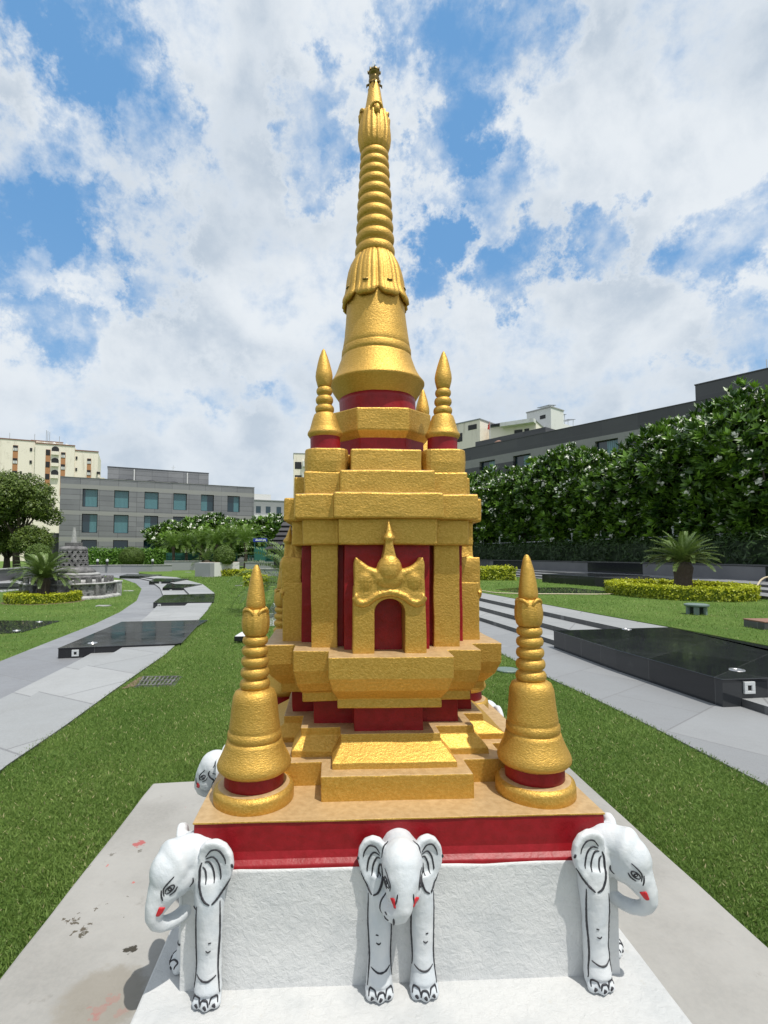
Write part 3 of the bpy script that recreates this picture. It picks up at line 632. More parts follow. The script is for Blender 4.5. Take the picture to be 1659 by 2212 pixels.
# ------------------------------------------------------------------ white elephants, modelled facing -y with the wall behind them
def elephant_mesh(kind, thin=0):
    corner = kind == 'corner'; m = MB()
    def P(x, o, z): return (x, -o, z)
    ko = .55 if corner else 1.0
    # shoulders and neck growing out of the wall
    m.ball(P(0, -.01 if not corner else -.06, .345), (.080, .060, .085) if not corner else (.105, .060, .085), 24, 14)
    m.tube([P(0, -.06, .388), P(0, .02*ko, .388), P(0, .050*ko, .378)], [.050, .054, .052], 20)
    # head: domed skull sloping down into the trunk root
    m.ball(P(0, .050*ko, .378), (.062, .068*ko, .067), 24, 16)
    m.ball(P(0, .074*ko, .355), (.054, .055*ko, .058), 24, 16)
    if corner: m.ball(P(0, .030, .360), (.058, .064, .066), 24, 16); m.ball(P(0, .018, .340), (.060, .058, .056), 24, 16); m.ball(P(0, .052, .318), (.046, .046, .046), 24, 16); m.ball(P(0, .066, .292), (.034, .034, .034), 20, 12)
    for s in (-1, 1): m.ball(P(s*.026, .080*ko, .324), (.026, .036*ko, .034), 16, 10)       # cheeks
    if corner: tr = [(0, .050, .335, .045), (0, .068, .300, .036), (0, .080, .276, .029), (0, .083, .254, .0245), (0, .076, .236, .0225), (0, .058, .222, .0215), (0, .034, .216, .021), (0, .010, .216, .0205), (0, -.010, .221, .0215), (0, -.026, .231, .023)]
    else: tr = [(0, .060, .384, .056), (0, .082, .358, .049), (-.001, .100, .334, .039), (-.003, .112, .313, .030), (-.006, .117, .294, .026), (-.012, .112, .280, .026), (-.022, .098, .270, .028), (-.031, .080, .265, .029), (-.038, .060, .270, .030), (-.040, .036, .282, .029)]
    m.tube([P(x, o, z) for x, o, z, r in tr], [r for *_, r in tr], 18); m.ball(P(*tr[-1][:3]), tr[-1][3], 14, 10)
    # legs
    for s in (-1, 1):
        if corner:
            def W_(al, t, z): return P(s*.7071*(t+al), .7071*(t-al), z)       # al along the wall from the corner, t out of it
            lg = [(.088, .006, .33, .047), (.088, .018, .27, .045), (.090, .024, .20, .038), (.092, .026, .12, .035), (.092, .030, .07, .036), (.092, .036, .034, .041)]
            th = .45 if s == thin else 1
            m.tube([W_(a, t*th-(.012 if th < 1 else 0), z) for a, t, z, r in lg], [r*(.85 if th < 1 else 1) for *_, r in lg], 18)
            m.ball(W_(.092, .038*th, .020), (.040, .040, .024), 18, 10)
            for dx in (-.026, 0, .026): m.ball(W_(.092+dx, (.064-abs(dx)*.35)*th, .013), (.0165, .0165, .016), 12, 8)
        else:
            lg = [(.056, .006, .33, .045), (.062, .014, .27, .040), (.063, .018, .20, .036), (.064, .020, .12, .033), (.065, .024, .07, .035), (.066, .032, .034, .040)]
            m.tube([P(s*x, o, z) for x, o, z, r in lg], [r for *_, r in lg], 18)
            m.ball(P(s*.066, .036, .020), (.043, .040, .024), 18, 10)
            for dx in (-.026, 0, .026): m.ball(P(s*(.066+dx), 0.062-abs(dx)*.35, .013), (.0165, .0165, .016), 12, 8)
    # ears: broad at the top, drawn to a rounded point, swept back along the wall
    sw = R(38) if corner else R(12)
    eo = [(-.004, .060), (.012, .078), (.036, .083), (.060, .070), (.076, .044), (.080, .012), (.074, -.020), (.060, -.050), (.043, -.078), (.031, -.090), (.018, -.080), (.005, -.050), (-.002, -.010), (-.006, .03)]
    eo = [(x*1.22, z*1.0) for x, z in eo] if corner else [(x, z*.93) for x, z in eo]
    ears = {}
    for s in (-1, 1):
        bx, bo, bz = (.066 if corner else .050), (-.026 if corner else .030), ((.368-(.022 if s == thin else 0)) if corner else .366)
        ux = Vector((s*math.cos(sw), math.sin(sw), 0)); nn = Vector((s*math.sin(sw), -math.cos(sw), 0)); uz = Vector((0, 0, 1)); b0 = Vector(P(s*bx, bo, bz))
        ears[s] = (b0, ux, nn)
        k = len(eo); c2 = (.036, 0)
        def ring(f, th): return [b0+ux*(c2[0]+(x-c2[0])*f)+uz*(c2[1]+(z-c2[1])*f)+nn*th for x, z in (eo if s < 0 else eo[::-1])]
        secs = [ring(.90, -.020), ring(1.0, -.010), ring(1.0, .004), ring(.93, .011), ring(.72, .007), ring(.45, .003)]
        m.loft(secs)
    me = remeshed(m, 'elephant_body', .0040, [ELE, INK, LIP], 3)
    for _ in range(6 if corner else 3):
        bm = bmesh.new(); bm.from_mesh(me); bmesh.ops.smooth_vert(bm, verts=bm.verts, factor=.5, use_axis_x=True, use_axis_y=True, use_axis_z=True); bm.to_mesh(me); bm.free()
    for v in me.vertices: v.co += .0014*noise.noise_vector(v.co*22)+.0006*noise.noise_vector(v.co*70)
    bvh = BVHTree.FromPolygons([v.co for v in me.vertices], [p.vertices for p in me.polygons])
    ink = MB()
    def sketch(c, n, u, strokes, rad=.0022, mi=1, up=None):
        n = Vector(n).normalized(); u = Vector(u); u = (u-n*u.dot(n)).normalized(); v = n.cross(u)
        if v.z < 0 and up is None: v = -v
        for st in strokes:
            pts = []; r0 = rad
            for i in range(len(st)-1):
                a, b = Vector(st[i]), Vector(st[i+1])
                k = max(2, int((b-a).length/.0035))
                for j in range(k+(1 if i == len(st)-2 else 0)): pts.append(a.lerp(b, j/k))
            run = []; 
            def flush():
                if len(run) > 2:
                    q = [(run[max(i-1, 0)]+run[i]*2+run[min(i+1, len(run)-1)])/4 for i in range(len(run))]
                    rr = [r0*(.35+.75*math.sin(math.pi*min(1, max(0, (i+.5)/len(q))))**.5)*(1+.25*noise.noise(p*160)) for i, p in enumerate(q)]
                    ink.tube(q, [r_*1.3 for r_ in rr], 6, mi)
            for p in pts:
                o = Vector(c)+u*p.x+v*p.y; h = bvh.ray_cast(o+n*.14, -n)
                if h[0] is not None and (not run or (h[0]-run[-1]).length < .03): run.append(h[0]+h[1]*.0002)
                else: flush(); run = []
            flush()
    def curve(pts, k=6):     # Catmull-Rom through the given points
        P_ = [Vector(p) for p in pts]; P_ = [P_[0]*2-P_[1]]+P_+[P_[-1]*2-P_[-2]]; out = []
        for i in range(1, len(P_)-2):
            for j in range(k):
                t = j/k; a, b, c, d = P_[i-1:i+3]
                out.append(.5*((2*b)+(-a+c)*t+(2*a-5*b+4*c-d)*t*t+(-a+3*b-3*c+d)*t**3))
        out.append(P_[-2]); return out
    for s in (-1, 1):
        b0, ux, nn = ears[s]; q = 1.22 if corner else 1; qz = 1 if corner else .93
        E_ = lambda L_: curve([(x*q, z*qz) for x, z in L_])
        sketch(b0, nn, ux, [E_([(.076, .020), (.079, -.006), (.064, -.040), (.046, -.072), (.034, -.086)]), E_([(.030, -.086), (.014, -.072), (.003, -.040), (.000, .000), (.004, .020)])], .0027)
        sketch(b0, nn, ux, [E_([(.012, .034), (.026, .054), (.044, .056), (.058, .036), (.062, .018)]), E_([(.012, .028), (.030, .034), (.044, .016), (.050, -.014), (.050, -.026)]), E_([(.010, .020), (.022, .018), (.032, -.004), (.036, -.034)]), E_([(.006, .008), (.014, -.004), (.018, -.034)])], .0020)
        # eye with lids, brow line, jaw line
        c = Vector(P(s*.046, .060 if corner else .092, .340 if corner else .352)); n = Vector((s*.80, -.58, .14)); u = Vector((-s*.30, -.62, -.55))
        e1 = [(.015*math.cos(a), .0075*math.sin(a)) for a in np.linspace(0, 2*math.pi, 16)]; e2 = [(.0045*math.cos(a), .0045*math.sin(a)) for a in np.linspace(0, 2*math.pi, 10)]
        sketch(c, n, u, [e1, e2, curve([(-.030, .018), (-.008, .017), (.012, .012), (.022, -.004)]), curve([(-.018, -.010), (-.004, -.015), (.012, -.013)])], .0017)
        sketch(c, n, u, [curve([(-.052, -.030), (-.044, -.040), (-.030, -.042)])], .0018)
        sketch(Vector(P(s*.03, .128*ko, .326)), (s*.8, -.6, 0), (0, -.1, -1), [curve([(-.014, .006), (.0, .004), (.014, -.001)])], .0018)
        # red mouth corner
        cm = Vector(P(s*.028, .082 if corner else .120, .284 if corner else .314)); nm = Vector((s*.85, -.45, 0)).normalized()
        sketch(cm, nm, (0, -.45, -.9), [[(-.012, -.004+d), (.014, -.002+d*.4)] for d in (-.007, -.003, .001, .005)], .0032, 2)
        # brow seam where the ear joins
        if not corner: sketch(Vector(P(s*.055, .05, .42)), (s*.5, -.75, .4), (0, 0, -1), [curve([(-.02, .0), (.0, .004), (.024, .004)])], .0018)
        # leg outlines, ankle band and toe nails
        if corner: o_ = lambda al, z: Vector((s*.7071*al, .7071*al, z)); nn_ = Vector((s*.7071, -.7071, 0)); uu = Vector((s*.7071, .7071, 0)); c0 = o_(.091, 0)
        else: nn_ = Vector((0, -1, 0)); uu = Vector((s, 0, 0)); c0 = Vector((s*.064, 0, 0))
        V_ = lambda L_: curve(L_)
        sketch(c0, nn_, uu, [V_([(-.031, .275), (-.034, .20), (-.031, .12), (-.032, .08), (-.036, .045)]), V_([(.033, .285), (.033, .20), (.030, .12), (.032, .08), (.037, .035)])], .0024)
        sketch(c0, nn_, uu, [V_([(-.028, .086), (-.012, .078), (.006, .077), (.027, .086)]),
               V_([(-.036, .020), (-.030, .036), (-.018, .036), (-.013, .022)]), V_([(-.013, .016), (-.008, .030), (.006, .030), (.011, .016)]), V_([(.013, .022), (.018, .036), (.030, .036), (.035, .020)])], .0021)
        for dx in (-.025, 0, .024): sketch(c0, nn_, uu, [[(dx-.004, .020), (dx+.003, .013)], [(dx, .022), (dx+.004, .010)]], .0026)
        sketch(c0, nn_, uu, [[(.004, .178), (.014, .178)], V_([(-.002, .158), (.004, .153), (.012, .156)])], .0015)
    if not corner:
        sketch(Vector((-.04, -.08, .262)), (-.2, -1, -.1), (1, 0, 0), [[(-.012, .012), (-.004, .012)], curve([(-.014, .0), (-.008, -.004), (.0, -.002)])], .0018)
        sketch(Vector((-.045, -.06, .272)), (-.9, -.6, 0), (0, 0, 1), [curve([(-.035, .0), (.0, .004), (.035, .0)])], .0020)
    else:
        for s in (-1, 1): sketch(Vector((s*.02, -.02, .262)), (s, -.3, 0), (0, -1, 0), [[(-.006, .004), (.004, .003)], [(-.012, .022), (.0, .026)]], .0024)
    im = ink.mesh('i', [ELE, INK, LIP], True)
    bm = bmesh.new(); bm.from_mesh(me); bm.from_mesh(im); out = bpy.data.meshes.new('elephant'); bm.to_mesh(out); bm.free()
    for q in (ELE, INK, LIP): out.materials.append(q)
    out.shade_smooth(); return out
me_mid = elephant_mesh('mid'); me_cor = elephant_mesh('corner', 1); me_cor2 = elephant_mesh('corner', -1)
for k in range(4):
    c, s = [(1, 0), (0, 1), (-1, 0), (0, -1)][k]
    for me, lx, ly, ang in ((me_mid, -.014 if k == 0 else 0, -.667, 0), (me_cor2 if k == 3 else me_cor, .667, -.667, math.pi/4)):
        o = bpy.data.objects.new('elephant', me); COL.objects.link(o); o.parent = shrine
        o.location = (c*lx-s*ly, s*lx+c*ly, ZS); o.rotation_euler = (0, 0, ang+k*math.pi/2)

# ================================================================== ground, lawns, paving
LZ = -.12                       # level of the left lawn and path
m = MB(); m.box(-900, 900, -60, 1500, -1.0, LZ); tag(m.build('ground', LAWN), kind='structure')
def far(px, py, z=0.0): return G(px, py, z)
right_edge = [(1000, 1372), (1088, 1414), (1190, 1466), (1264, 1499), (1400, 1565), (1659, 1697), (2100, 1925)]
left_edge = [(14, 1653), (71, 1610), (143, 1565), (238, 1496), (302, 1451), (357, 1413), (395, 1378), (423, 1346), (448, 1318), (461, 1297), (463, 1281), (438, 1262), (381, 1247), (300, 1238)]
cl = [G(*p) for p in left_edge]
lawn_c = [Vector((-3.4, -3.2))]+cl+[G(300, 1231.5), G(700, 1231), G(1000, 1233)]+[G(1000, 1262), G(960, 1290), G(950, 1330)]+[G(*p) for p in right_edge]+[Vector((6.5, -3.2))]
# fine steps along the meandering edges
m = MB(); m.prism(lawn_c, -.5, 0.0); tag(m.build('lawn', LAWN), kind='structure')
m = MB(); m.prism([(-1.264, -1.7), (1.264, -1.7), (1.275, 1.02), (-1.268, .845)], -.2, ZP)
o = m.build('concrete_slab', CONC, bevel=.012); handmade(o, .25, .004, 5); tag(o, 'pale stained concrete slab set in the lawn under the golden shrine', 'slab')
# left path: base and two low terraces, all granite
pl = [(-1500, 2600), (0, 1429), (95, 1391), (205, 1348), (259.5, 1322), (295, 1298), (306, 1272), (293, 1260), (267, 1251), (225, 1243), (180, 1239)]
pr_ = [(235, 1234), (267, 1234.5), (381, 1247), (438, 1262), (463, 1281), (461, 1297), (448, 1318), (423, 1346), (395, 1378), (357, 1413), (302, 1451), (238, 1496), (143, 1565), (14, 1653), (-600, 2150)]
m = MB(); m.prism([G(x, y, LZ+.01) for x, y in pl+pr_], LZ-.3, LZ+.012); tag(m.build('left_path', PAVE), kind='structure')
def curve_pts(pts, z): return [G(x, y, z) for x, y in pts]
ta = [(-1100, 2300), (0, 1510), (155, 1434), (199, 1410), (271, 1366), (318, 1330), (345, 1303), (352, 1285), (346, 1270), (325, 1254), (290, 1246)]
tb = [(-900, 2350), (0, 1545), (119, 1472), (250, 1407), (271, 1394), (345, 1346), (395, 1312), (412, 1297), (408, 1282), (392, 1266), (350, 1252), (300, 1245)]
rim = [(300, 1240.5), (381, 1247), (438, 1262), (463, 1281), (461, 1297), (448, 1318), (423, 1346), (395, 1378), (357, 1413), (302, 1451), (238, 1496), (143, 1565), (14, 1653), (-600, 2150)]
m = MB(); m.prism(curve_pts(ta, LZ+.07)+curve_pts([(x+1, y) for x, y in rim], LZ+.07), LZ-.2, LZ+.07, 0, 1); tag(m.build('lower_terrace', [RISER, PAVE2]), kind='structure')
m = MB(); m.prism(curve_pts(tb, .018)+curve_pts(rim, .018), LZ-.2, .018, 0, 1); tag(m.build('upper_terrace', [RISER, PAVE2]), kind='structure')
def light_box(name_parent, c, n, s=.085):
    """square pale step light on a dark face; c = centre on the face, n = outward normal"""
    n = Vector(n).normalized(); u = Vector((-n.y, n.x, 0)); M = Matrix((( u.x, -n.x, 0, c[0]), (u.y, -n.y, 0, c[1]), (0, 0, 1, c[2]), (0, 0, 0, 1)))
    m = MB(); h = s/2; t = .3*s
    m.box(-h, h, -.018, .01, h-t, h, 0, M); m.box(-h, h, -.018, .01, -h, -h+t*.8, 0, M); m.box(-h, -h+t, -.018, .01, -h+t*.8, h-t, 0, M); m.box(h-t, h, -.018, .01, -h+t*.8, h-t, 0, M)
    m.box(-h+t, h-t, -.006, .008, -h+t*.8, h-t, 1, M)
    return m.build('step_light', [LIGHTG, DARK], name_parent, bevel=.003)
def uplight(parent, c, r=.07):
    m = MB(); m.lathe([(r, 0), (r*.95, .006), (r*.6, .006), (r*.55, .002)], 20, (c[0], c[1])); 
    for i, v in enumerate(m.v): m.v[i] = (v[0], v[1], v[2]+c[2])
    return m.build('floor_light', METAL, parent)
def slab_thing(label, tops, z0, z1, lights=(), ups=(), matl=BLACKL, cat='slab', group=None):
    pts = [G(x, y, z1) for x, y in tops]; c = sum(pts, Vector((0, 0)))/len(pts)
    t = thing('granite_slab', label, cat, (c.x, c.y, z0), group)
    m = MB(); m.prism(pts, z0, z1-.012); m.build('base', matl, t)
    q = []; 
    for p in pts: d = (p-c); q.append(p+d.normalized()*.012)
    m = MB(); m.prism(q, z1-.010, z1); m.build('top', matl, t, bevel=.004)
    for (px, py, z, a, b) in lights:
        A, B = G(*tops[a], z1), G(*tops[b], z1); d = (B-A); n = Vector((d.y, -d.x)); n = n if n.dot(Vector((CAM.x, CAM.y))-A) > 0 else -n
        # intersect the view ray with the face
        r = photo_ray(px, py); nn = n.normalized(); tt = ((A-Vector((CAM.x, CAM.y))).dot(nn))/(Vector((r.x, r.y)).dot(nn)); p = CAM+r*tt
        light_box(t, (p.x, p.y, p.z), (nn.x, nn.y, 0), z)
    for px, py in ups: g = G(px, py, z1); uplight(t, (g.x, g.y, z1))
    return t
GS = 'black granite slabs lying across the left path'
slab_thing('broad glossy black granite slab nearest the viewer across the left path', [(126, 1400), (263, 1343), (448, 1339), (425, 1352), (392, 1388), (381, 1390)], LZ, .045, [(163, 1410.5, .095, 0, 5)], [(200, 1389)], group=GS)
slab_thing('second black granite slab on the left path with a dusty top', [(331, 1302), (354, 1285), (464, 1282), (462, 1300)], LZ, .045, [(344, 1308, .085, 0, 3)], group=GS)
slab_thing('small black granite slab beyond the dusty one on the curved path', [(351, 1270), (361, 1261), (436, 1262), (392, 1270)], LZ, .05, [(369, 1276, .09, 0, 3)], group=GS)
slab_thing('narrow black granite slab beside the lawn at the bend of the path', [(322, 1256), (335, 1249), (410, 1250), (378, 1256)], LZ, .06, [(346, 1259, .10, 0, 3)], group=GS)
slab_thing('farthest black granite slab where the left path turns away', [(258, 1244), (275, 1240), (350, 1241), (322, 1245)], LZ, .06, group=GS)
slab_thing('flat dark stone slab sunk in the left lawn', [(-60, 1371), (45, 1365), (128, 1341), (-60, 1340)], LZ, LZ+.02, ups=[(36, 1362), (85, 1343)], cat='slab')
# far left path beside the small grey stupa
m = MB(); m.prism([G(x, y, LZ) for x, y in [(-80, 1290), (0, 1280), (60, 1273), (62, 1262), (62, 1246), (-80, 1244)]], LZ-.1, LZ+.02); tag(m.build('far_left_path', PAVE2), kind='structure')
slab_thing('long black granite slab on the far left path behind the cycad', [(-60, 1272), (0, 1268), (58, 1266), (58, 1258), (0, 1260), (-60, 1262)], LZ, LZ+.14)
slab_thing('small dark granite block with a light on the far left path', [(28, 1248), (32, 1241), (60, 1240), (60, 1248)], LZ, LZ+.22, [(38, 1256, .12, 0, 3)])
slab_thing('thin dark granite step at the far end of the far left path', [(12, 1238), (14, 1235), (70, 1234), (70, 1238)], LZ, LZ+.16)
# drain grating in the lawn
g = [G(307, 1464), G(387, 1463), G(371, 1481), G(293, 1484)]; c = sum(g, Vector((0, 0)))/4
t = thing('drain_grate', 'rusty steel drain grating sunk in the lawn beside the left path', 'grate', (c.x, c.y, 0))
m = MB(); m.prism([c+(p-c)*1.16 for p in g], -.06, .004); m.build('frame', RISER, t)
m = MB(); m.prism([c+(p-c)*1.0 for p in g], -.05, .006); m.build('pit', DARK, t)
m = MB()
for i in range(9):
    a = g[0].lerp(g[1], (i+.5)/9); b = g[3].lerp(g[2], (i+.5)/9); w_ = (g[1]-g[0]).normalized()*.008
    m.prism([a-w_, a+w_, b+w_, b-w_], .004, .016)
for f_ in (.02, .5, .98):
    a = g[0].lerp(g[3], f_); b = g[1].lerp(g[2], f_); w_ = (g[3]-g[0]).normalized()*.010; m.prism([a-w_, b-w_, b+w_, a+w_], .005, .018)
m.build('bars', BASALT, t)
g0 = [G(*p) for p in ((262, 1490), (304, 1463), (309, 1466), (292, 1484))]; m = MB(); m.prism(g0, -.02, .012); tag(m.build('bare_soil', SOIL), kind='structure')

# right side: path, three treads, raised lawn
m = MB(); m.prism([G(x, y, .012) for x, y in right_edge]+[Vector((40, -14)), Vector((60, 10)), G(1196, 1380, .012), G(1039, 1330, .012), G(960, 1310, .012)], -.3, .012); tag(m.build('right_path', PAVER), kind='structure')
def line_from(p, q, z, s0, s1):           # extend a photo line on level z
    A, B = G(*p, z), G(*q, z); d = (B-A).normalized(); return A-d*s0, B+d*s1
treads = [((1039, 1335), (1196, 1382), .085), ((1039, 1312), (1223, 1358), .168), ((1039, 1292), (1339, 1356), .250)]
dirR = (G(1339, 1356, .25)-G(1039, 1292, .25)).normalized(); nR = Vector((-dirR.y, dirR.x)); nR = nR if nR.x > 0 else -nR
TR = []
for k, (p, q, z) in enumerate(treads):
    A = G(*p, z); B = G(*q, z); M_ = (A+B)/2; a, b = M_-dirR*16, M_+dirR*26
    TR.append((M_, z))
    m = MB(); m.prism([a, b, b+nR*6, a+nR*6], -.2+.001*k, z, 0, 1); tag(m.build('step', [RISER, PAVE2]), kind='structure')
lawn_r = [G(x, y, .25) for x, y in [(940, 1262), (1099, 1291), (1300, 1329), (1445, 1355), (1659, 1396), (2100, 1490), (2700, 1600), (2700, 1420), (1900, 1322), (1659, 1297), (1560, 1288), (1343, 1268), (1161, 1251), (1000, 1238), (930, 1236)]]
m = MB(); m.prism(lawn_r, -.2, .262); tag(m.build('raised_lawn', LAWN), kind='structure')
sl = slab_thing('large raised black granite slab with light beside the right path', [(1196, 1362), (1331, 1403), (1560, 1467), (1900, 1456), (2300, 1560), (1659, 1396), (1445, 1355)], 0, .268, [(1617, 1485, .11, 2, 3)], [(1354, 1359), (1592, 1447)], BLACKR)
slab_thing('flat black stone slab sunk in the right lawn', [(1071, 1273), (1120, 1269), (1230, 1269), (1330, 1279), (1290, 1281), (1130, 1281)], .2, .275, matl=BLACKR)
# far right terraces
wl = [G(x, y, .5) for x, y in [(860, 1217.5), (1041, 1226), (1170, 1231), (1303, 1237), (1480, 1246), (1659, 1256), (1900, 1272), (2300, 1300)]]
def offset(pts, d):
    out = []
    for i, p in enumerate(pts):
        t_ = (pts[min(i+1, len(pts)-1)]-pts[max(i-1, 0)]).normalized(); n_ = Vector((-t_.y, t_.x)); out.append(p+n_*d)
    return out
sgn = 1 if (offset(wl, 1)[3]-Vector((CAM.x, CAM.y))).length < (wl[3]-Vector((CAM.x, CAM.y))).length else -1
def toward(d): return offset(wl, sgn*d)        # towards the viewer
for k, (d, z) in enumerate(((30, .256), (3.4, .34), (2.5, .42), (1.6, .5))):
    near = toward(d) if d < 10 else [G(x, y, .256) for x, y in [(900, 1233), (1000, 1236), (1161, 1249), (1343, 1266), (1560, 1286), (1659, 1295), (1900, 1320), (2600, 1412)]]
    m = MB(); m.prism(near+list(reversed(toward(-1))), .0+.001*k, z, 0, 1); tag(m.build('far_terrace', [RISER, PAVER if k else PAVE2]), kind='structure')
a = [G(1171, 1258, .26), G(1285, 1267, .26)]; dd = (a[1]-a[0]).normalized(); nn = Vector((-dd.y, dd.x)); nn = nn if nn.y > 0 else -nn
t = thing('granite_slab', 'long black granite platform in front of the far right retaining wall', 'slab', (a[0].x, a[0].y, .25))
m = MB(); m.prism([a[0], a[1], a[1]+nn*2.6, a[0]+nn*2.6], .25, .62); m.build('base', BLACKR, t, bevel=.01)
m = MB(); q = a[1]+dd*1.1; m.prism([a[1]+dd*.003, q, q+nn*1.6, a[1]+nn*1.6+dd*.003], .25, .60); m.build('end_block', DARK, t)
# hose
def hose(name, pts, label, r=.016):
    P_ = [Vector(p) for p in pts]; P_ = [P_[0]*2-P_[1]]+P_+[P_[-1]*2-P_[-2]]; out_ = []
    for i in range(1, len(P_)-2):
        for j in range(8):
            t_ = j/8; a, b, c, d = P_[i-1:i+3]; out_.append(.5*((2*b)+(-a+c)*t_+(2*a-5*b+4*c-d)*t_*t_+(-a+3*b-3*c+d)*t_**3))
    m = MB(); m.tube(out_, r, 8); tag(m.build(name, HOSE, smooth=True), label, 'hose')
hose('garden_hose', [(*G(x, y, .28), .285) for x, y in [(1020, 1274), (1045, 1277), (1075, 1281), (1140, 1283), (1210, 1283.5), (1300, 1284), (1340, 1282)]], 'thin beige hose trailing across the right lawn to the yellow hedge')
gA = G(1605, 1289, .27); hose('garden_hose', [(*gA, .29), (*G(1622, 1286, .27), .30), (*(G(1634, 1280, .27)), .42), (*G(1645, 1275, .27), .60), (*G(1662, 1273, .27), .68), (*G(1700, 1276, .27), .66), (*G(1760, 1290, .27), .30)], 'thick beige hose arching up at the right edge of the picture', .028)
# mushroom-shaped fitting in the right lawn
c = G(1505, 1327, .262); t = thing('garden_vent', 'low green metal garden fitting with a round lid on the right lawn', 'garden light', (c.x, c.y, .26))
m = MB(); m.lathe([(.20, .42), (.212, .43), (.212, .455), (.17, .468)], 28, (c.x, c.y)); m.build('lid', PATINA, t, smooth=False)
for k in range(5):
    a_ = k*2*math.pi/5+.3; m = MB(); M = Matrix.Translation((c.x+.15*math.cos(a_), c.y+.15*math.sin(a_), .34)) @ Matrix.Rotation(a_, 4, 'Z'); m.box(-.02, .02, -.045, .045, -.08, .085, 0, M); m.build('leg', PATINA, t)
m = MB(); m.lathe([(.055, .25), (.05, .43)], 14, (c.x, c.y)); m.build('core', DARK, t)
c = G(1678, 1360, .262); t = thing('stone_block', 'small brown stone block on the lawn at the right edge', 'block', (c.x, c.y, .26))
m = MB(); m.box(c.x-.24, c.x+.3, c.y-.05, c.y+.35, .24, .37); m.build('stone', RISER, t, bevel=.012); m = MB(); m.box(c.x-.245, c.x+.305, c.y-.055, c.y+.355, .371, .392); m.build('lid', TERRA, t, bevel=.004)
c = G(516, 1389, 0); t = thing('lawn_light', 'small black lawn floodlight with a pale top left of the shrine', 'garden light', (c.x, c.y, 0))
m = MB(); m.box(c.x-.07, c.x+.16, c.y-.04, c.y+.13, .035, .11); m.build('housing', BLK, t, bevel=.008)
m = MB(); m.loft([[(c.x-.06, c.y-.035, .112), (c.x+.16, c.y-.035, .112), (c.x+.16, c.y+.12, .112), (c.x-.06, c.y+.12, .112)], [(c.x+.02, c.y+.02, .16), (c.x+.15, c.y+.02, .16), (c.x+.15, c.y+.11, .16), (c.x+.02, c.y+.11, .16)]]); m.build('glass', LIGHTG, t)
m = MB(); m.lathe([(.02, -.02), (.02, .04)], 10, (c.x+.04, c.y+.05)); m.build('spike', DARK, t)
c = G(1092, 1450, 0); m = MB(); m.lathe([(.13, -.01), (.135, .018), (.125, .028)], 20, (c.x+.02, c.y)); tag(m.build('valve_cover', PATINA), 'round pale green valve cover in the lawn right of the shrine', 'cover')
def marker(x0, x1, y, z, lab):
    a, b = G(x0, y, z), G(x1, y, z); m = MB(); m.prism([a, b, b+Vector((0, .22)), a+Vector((0, .22))], z-.02, z+.03); tag(m.build('marker_stone', PALE, bevel=.004), lab, 'stone', 'pale marker stones in the lawns')
marker(206, 234, 1310.5, LZ, 'pale flat marker stone in the left lawn just right of the yellow hedge ring')
marker(266, 286, 1277.5, LZ, 'pale flat marker stone in the left lawn near the bend of the path')
marker(400, 412, 1236.5, 0, 'small pale marker stone in the lawn between two far yellow hedges')
marker(436, 460, 1247, 0, 'pale stone patch at the foot of the white planter')
marker(507, 522, 1266, 0, 'pale flat marker stone in the lawn left of the dark cycad')
# pinkish paving glimpsed behind the shrine
m = MB(); m.prism([G(x, y, .01) for x, y in [(560, 1352), (592, 1300), (720, 1300), (720, 1352)]], -.1, .012); tag(m.build('back_path', PAVE2), kind='structure')

# ================================================================== planting
def shell_pts(n, rad, lump=.12, freq=1.6, inner=.35, seed=0.0, zmin=-1.0):
    d = rdir(n*2); d = d[d[:, 2] > zmin][:n]; k = len(d)
    f = np.array([noise.noise(Vector(v)*freq+Vector((seed, seed, 0)))+.5*noise.noise(Vector(v)*freq*2.6+Vector((9, seed, 0))) for v in d])
    r = 1+lump*f*2; q = np.where(rng.random(k) < inner, rng.uniform(.45, .95, k), rng.uniform(.90, 1.04, k))
    P = d*(r*q)[:, None]*np.array(rad); return P, unit(d/np.array(rad)), q
def leaf_cloud(P, Nn, size, per=3, spread=.12, tilt=.9, asp=.42, up=.25):
    k = len(P); P = np.repeat(P, per, 0)+rng.normal(size=(k*per, 3))*spread; Nn = np.repeat(Nn, per, 0); n = len(P)
    Nn = unit(Nn+rng.normal(size=(n, 3))*tilt*.6+np.array([0, 0, up])); A = unit(np.cross(Nn, rdir(n))); B = np.cross(Nn, A)
    sz = size*rng.uniform(.6, 1.25, n)[:, None]; return P, A*sz*.5, B*sz*asp*.5, np.clip(rng.normal(.5, .25, n), 0, 1)
def trunk_mesh(h, r, spread, limbs, seed, lean_=.1):
    rs = random.Random(seed); m = MB(); fork = h*.45
    m.tube([(0, 0, -.2), (rs.uniform(-lean_, lean_), rs.uniform(-lean_, lean_), fork*.5), (0, 0, fork)], [r*1.25, r, r*.85], 10)
    for k in range(limbs):
        a = 2*math.pi*k/limbs+rs.uniform(-.4, .4); s1 = spread*rs.uniform(.5, .95); z1 = h*rs.uniform(.8, 1.1)
        p = [(0, 0, fork*.9), (s1*.35*math.cos(a), s1*.35*math.sin(a), fork+(z1-fork)*.4), (s1*math.cos(a), s1*math.sin(a), z1)]
        m.tube(p, [r*.6, r*.42, r*.16], 7)
        for q in range(2):
            b = a+rs.uniform(-.9, .9); o = p[1]; m.tube([o, (o[0]+.5*s1*math.cos(b), o[1]+.5*s1*math.sin(b), o[2]+(z1-fork)*.55)], [r*.3, r*.1], 6)
    return m
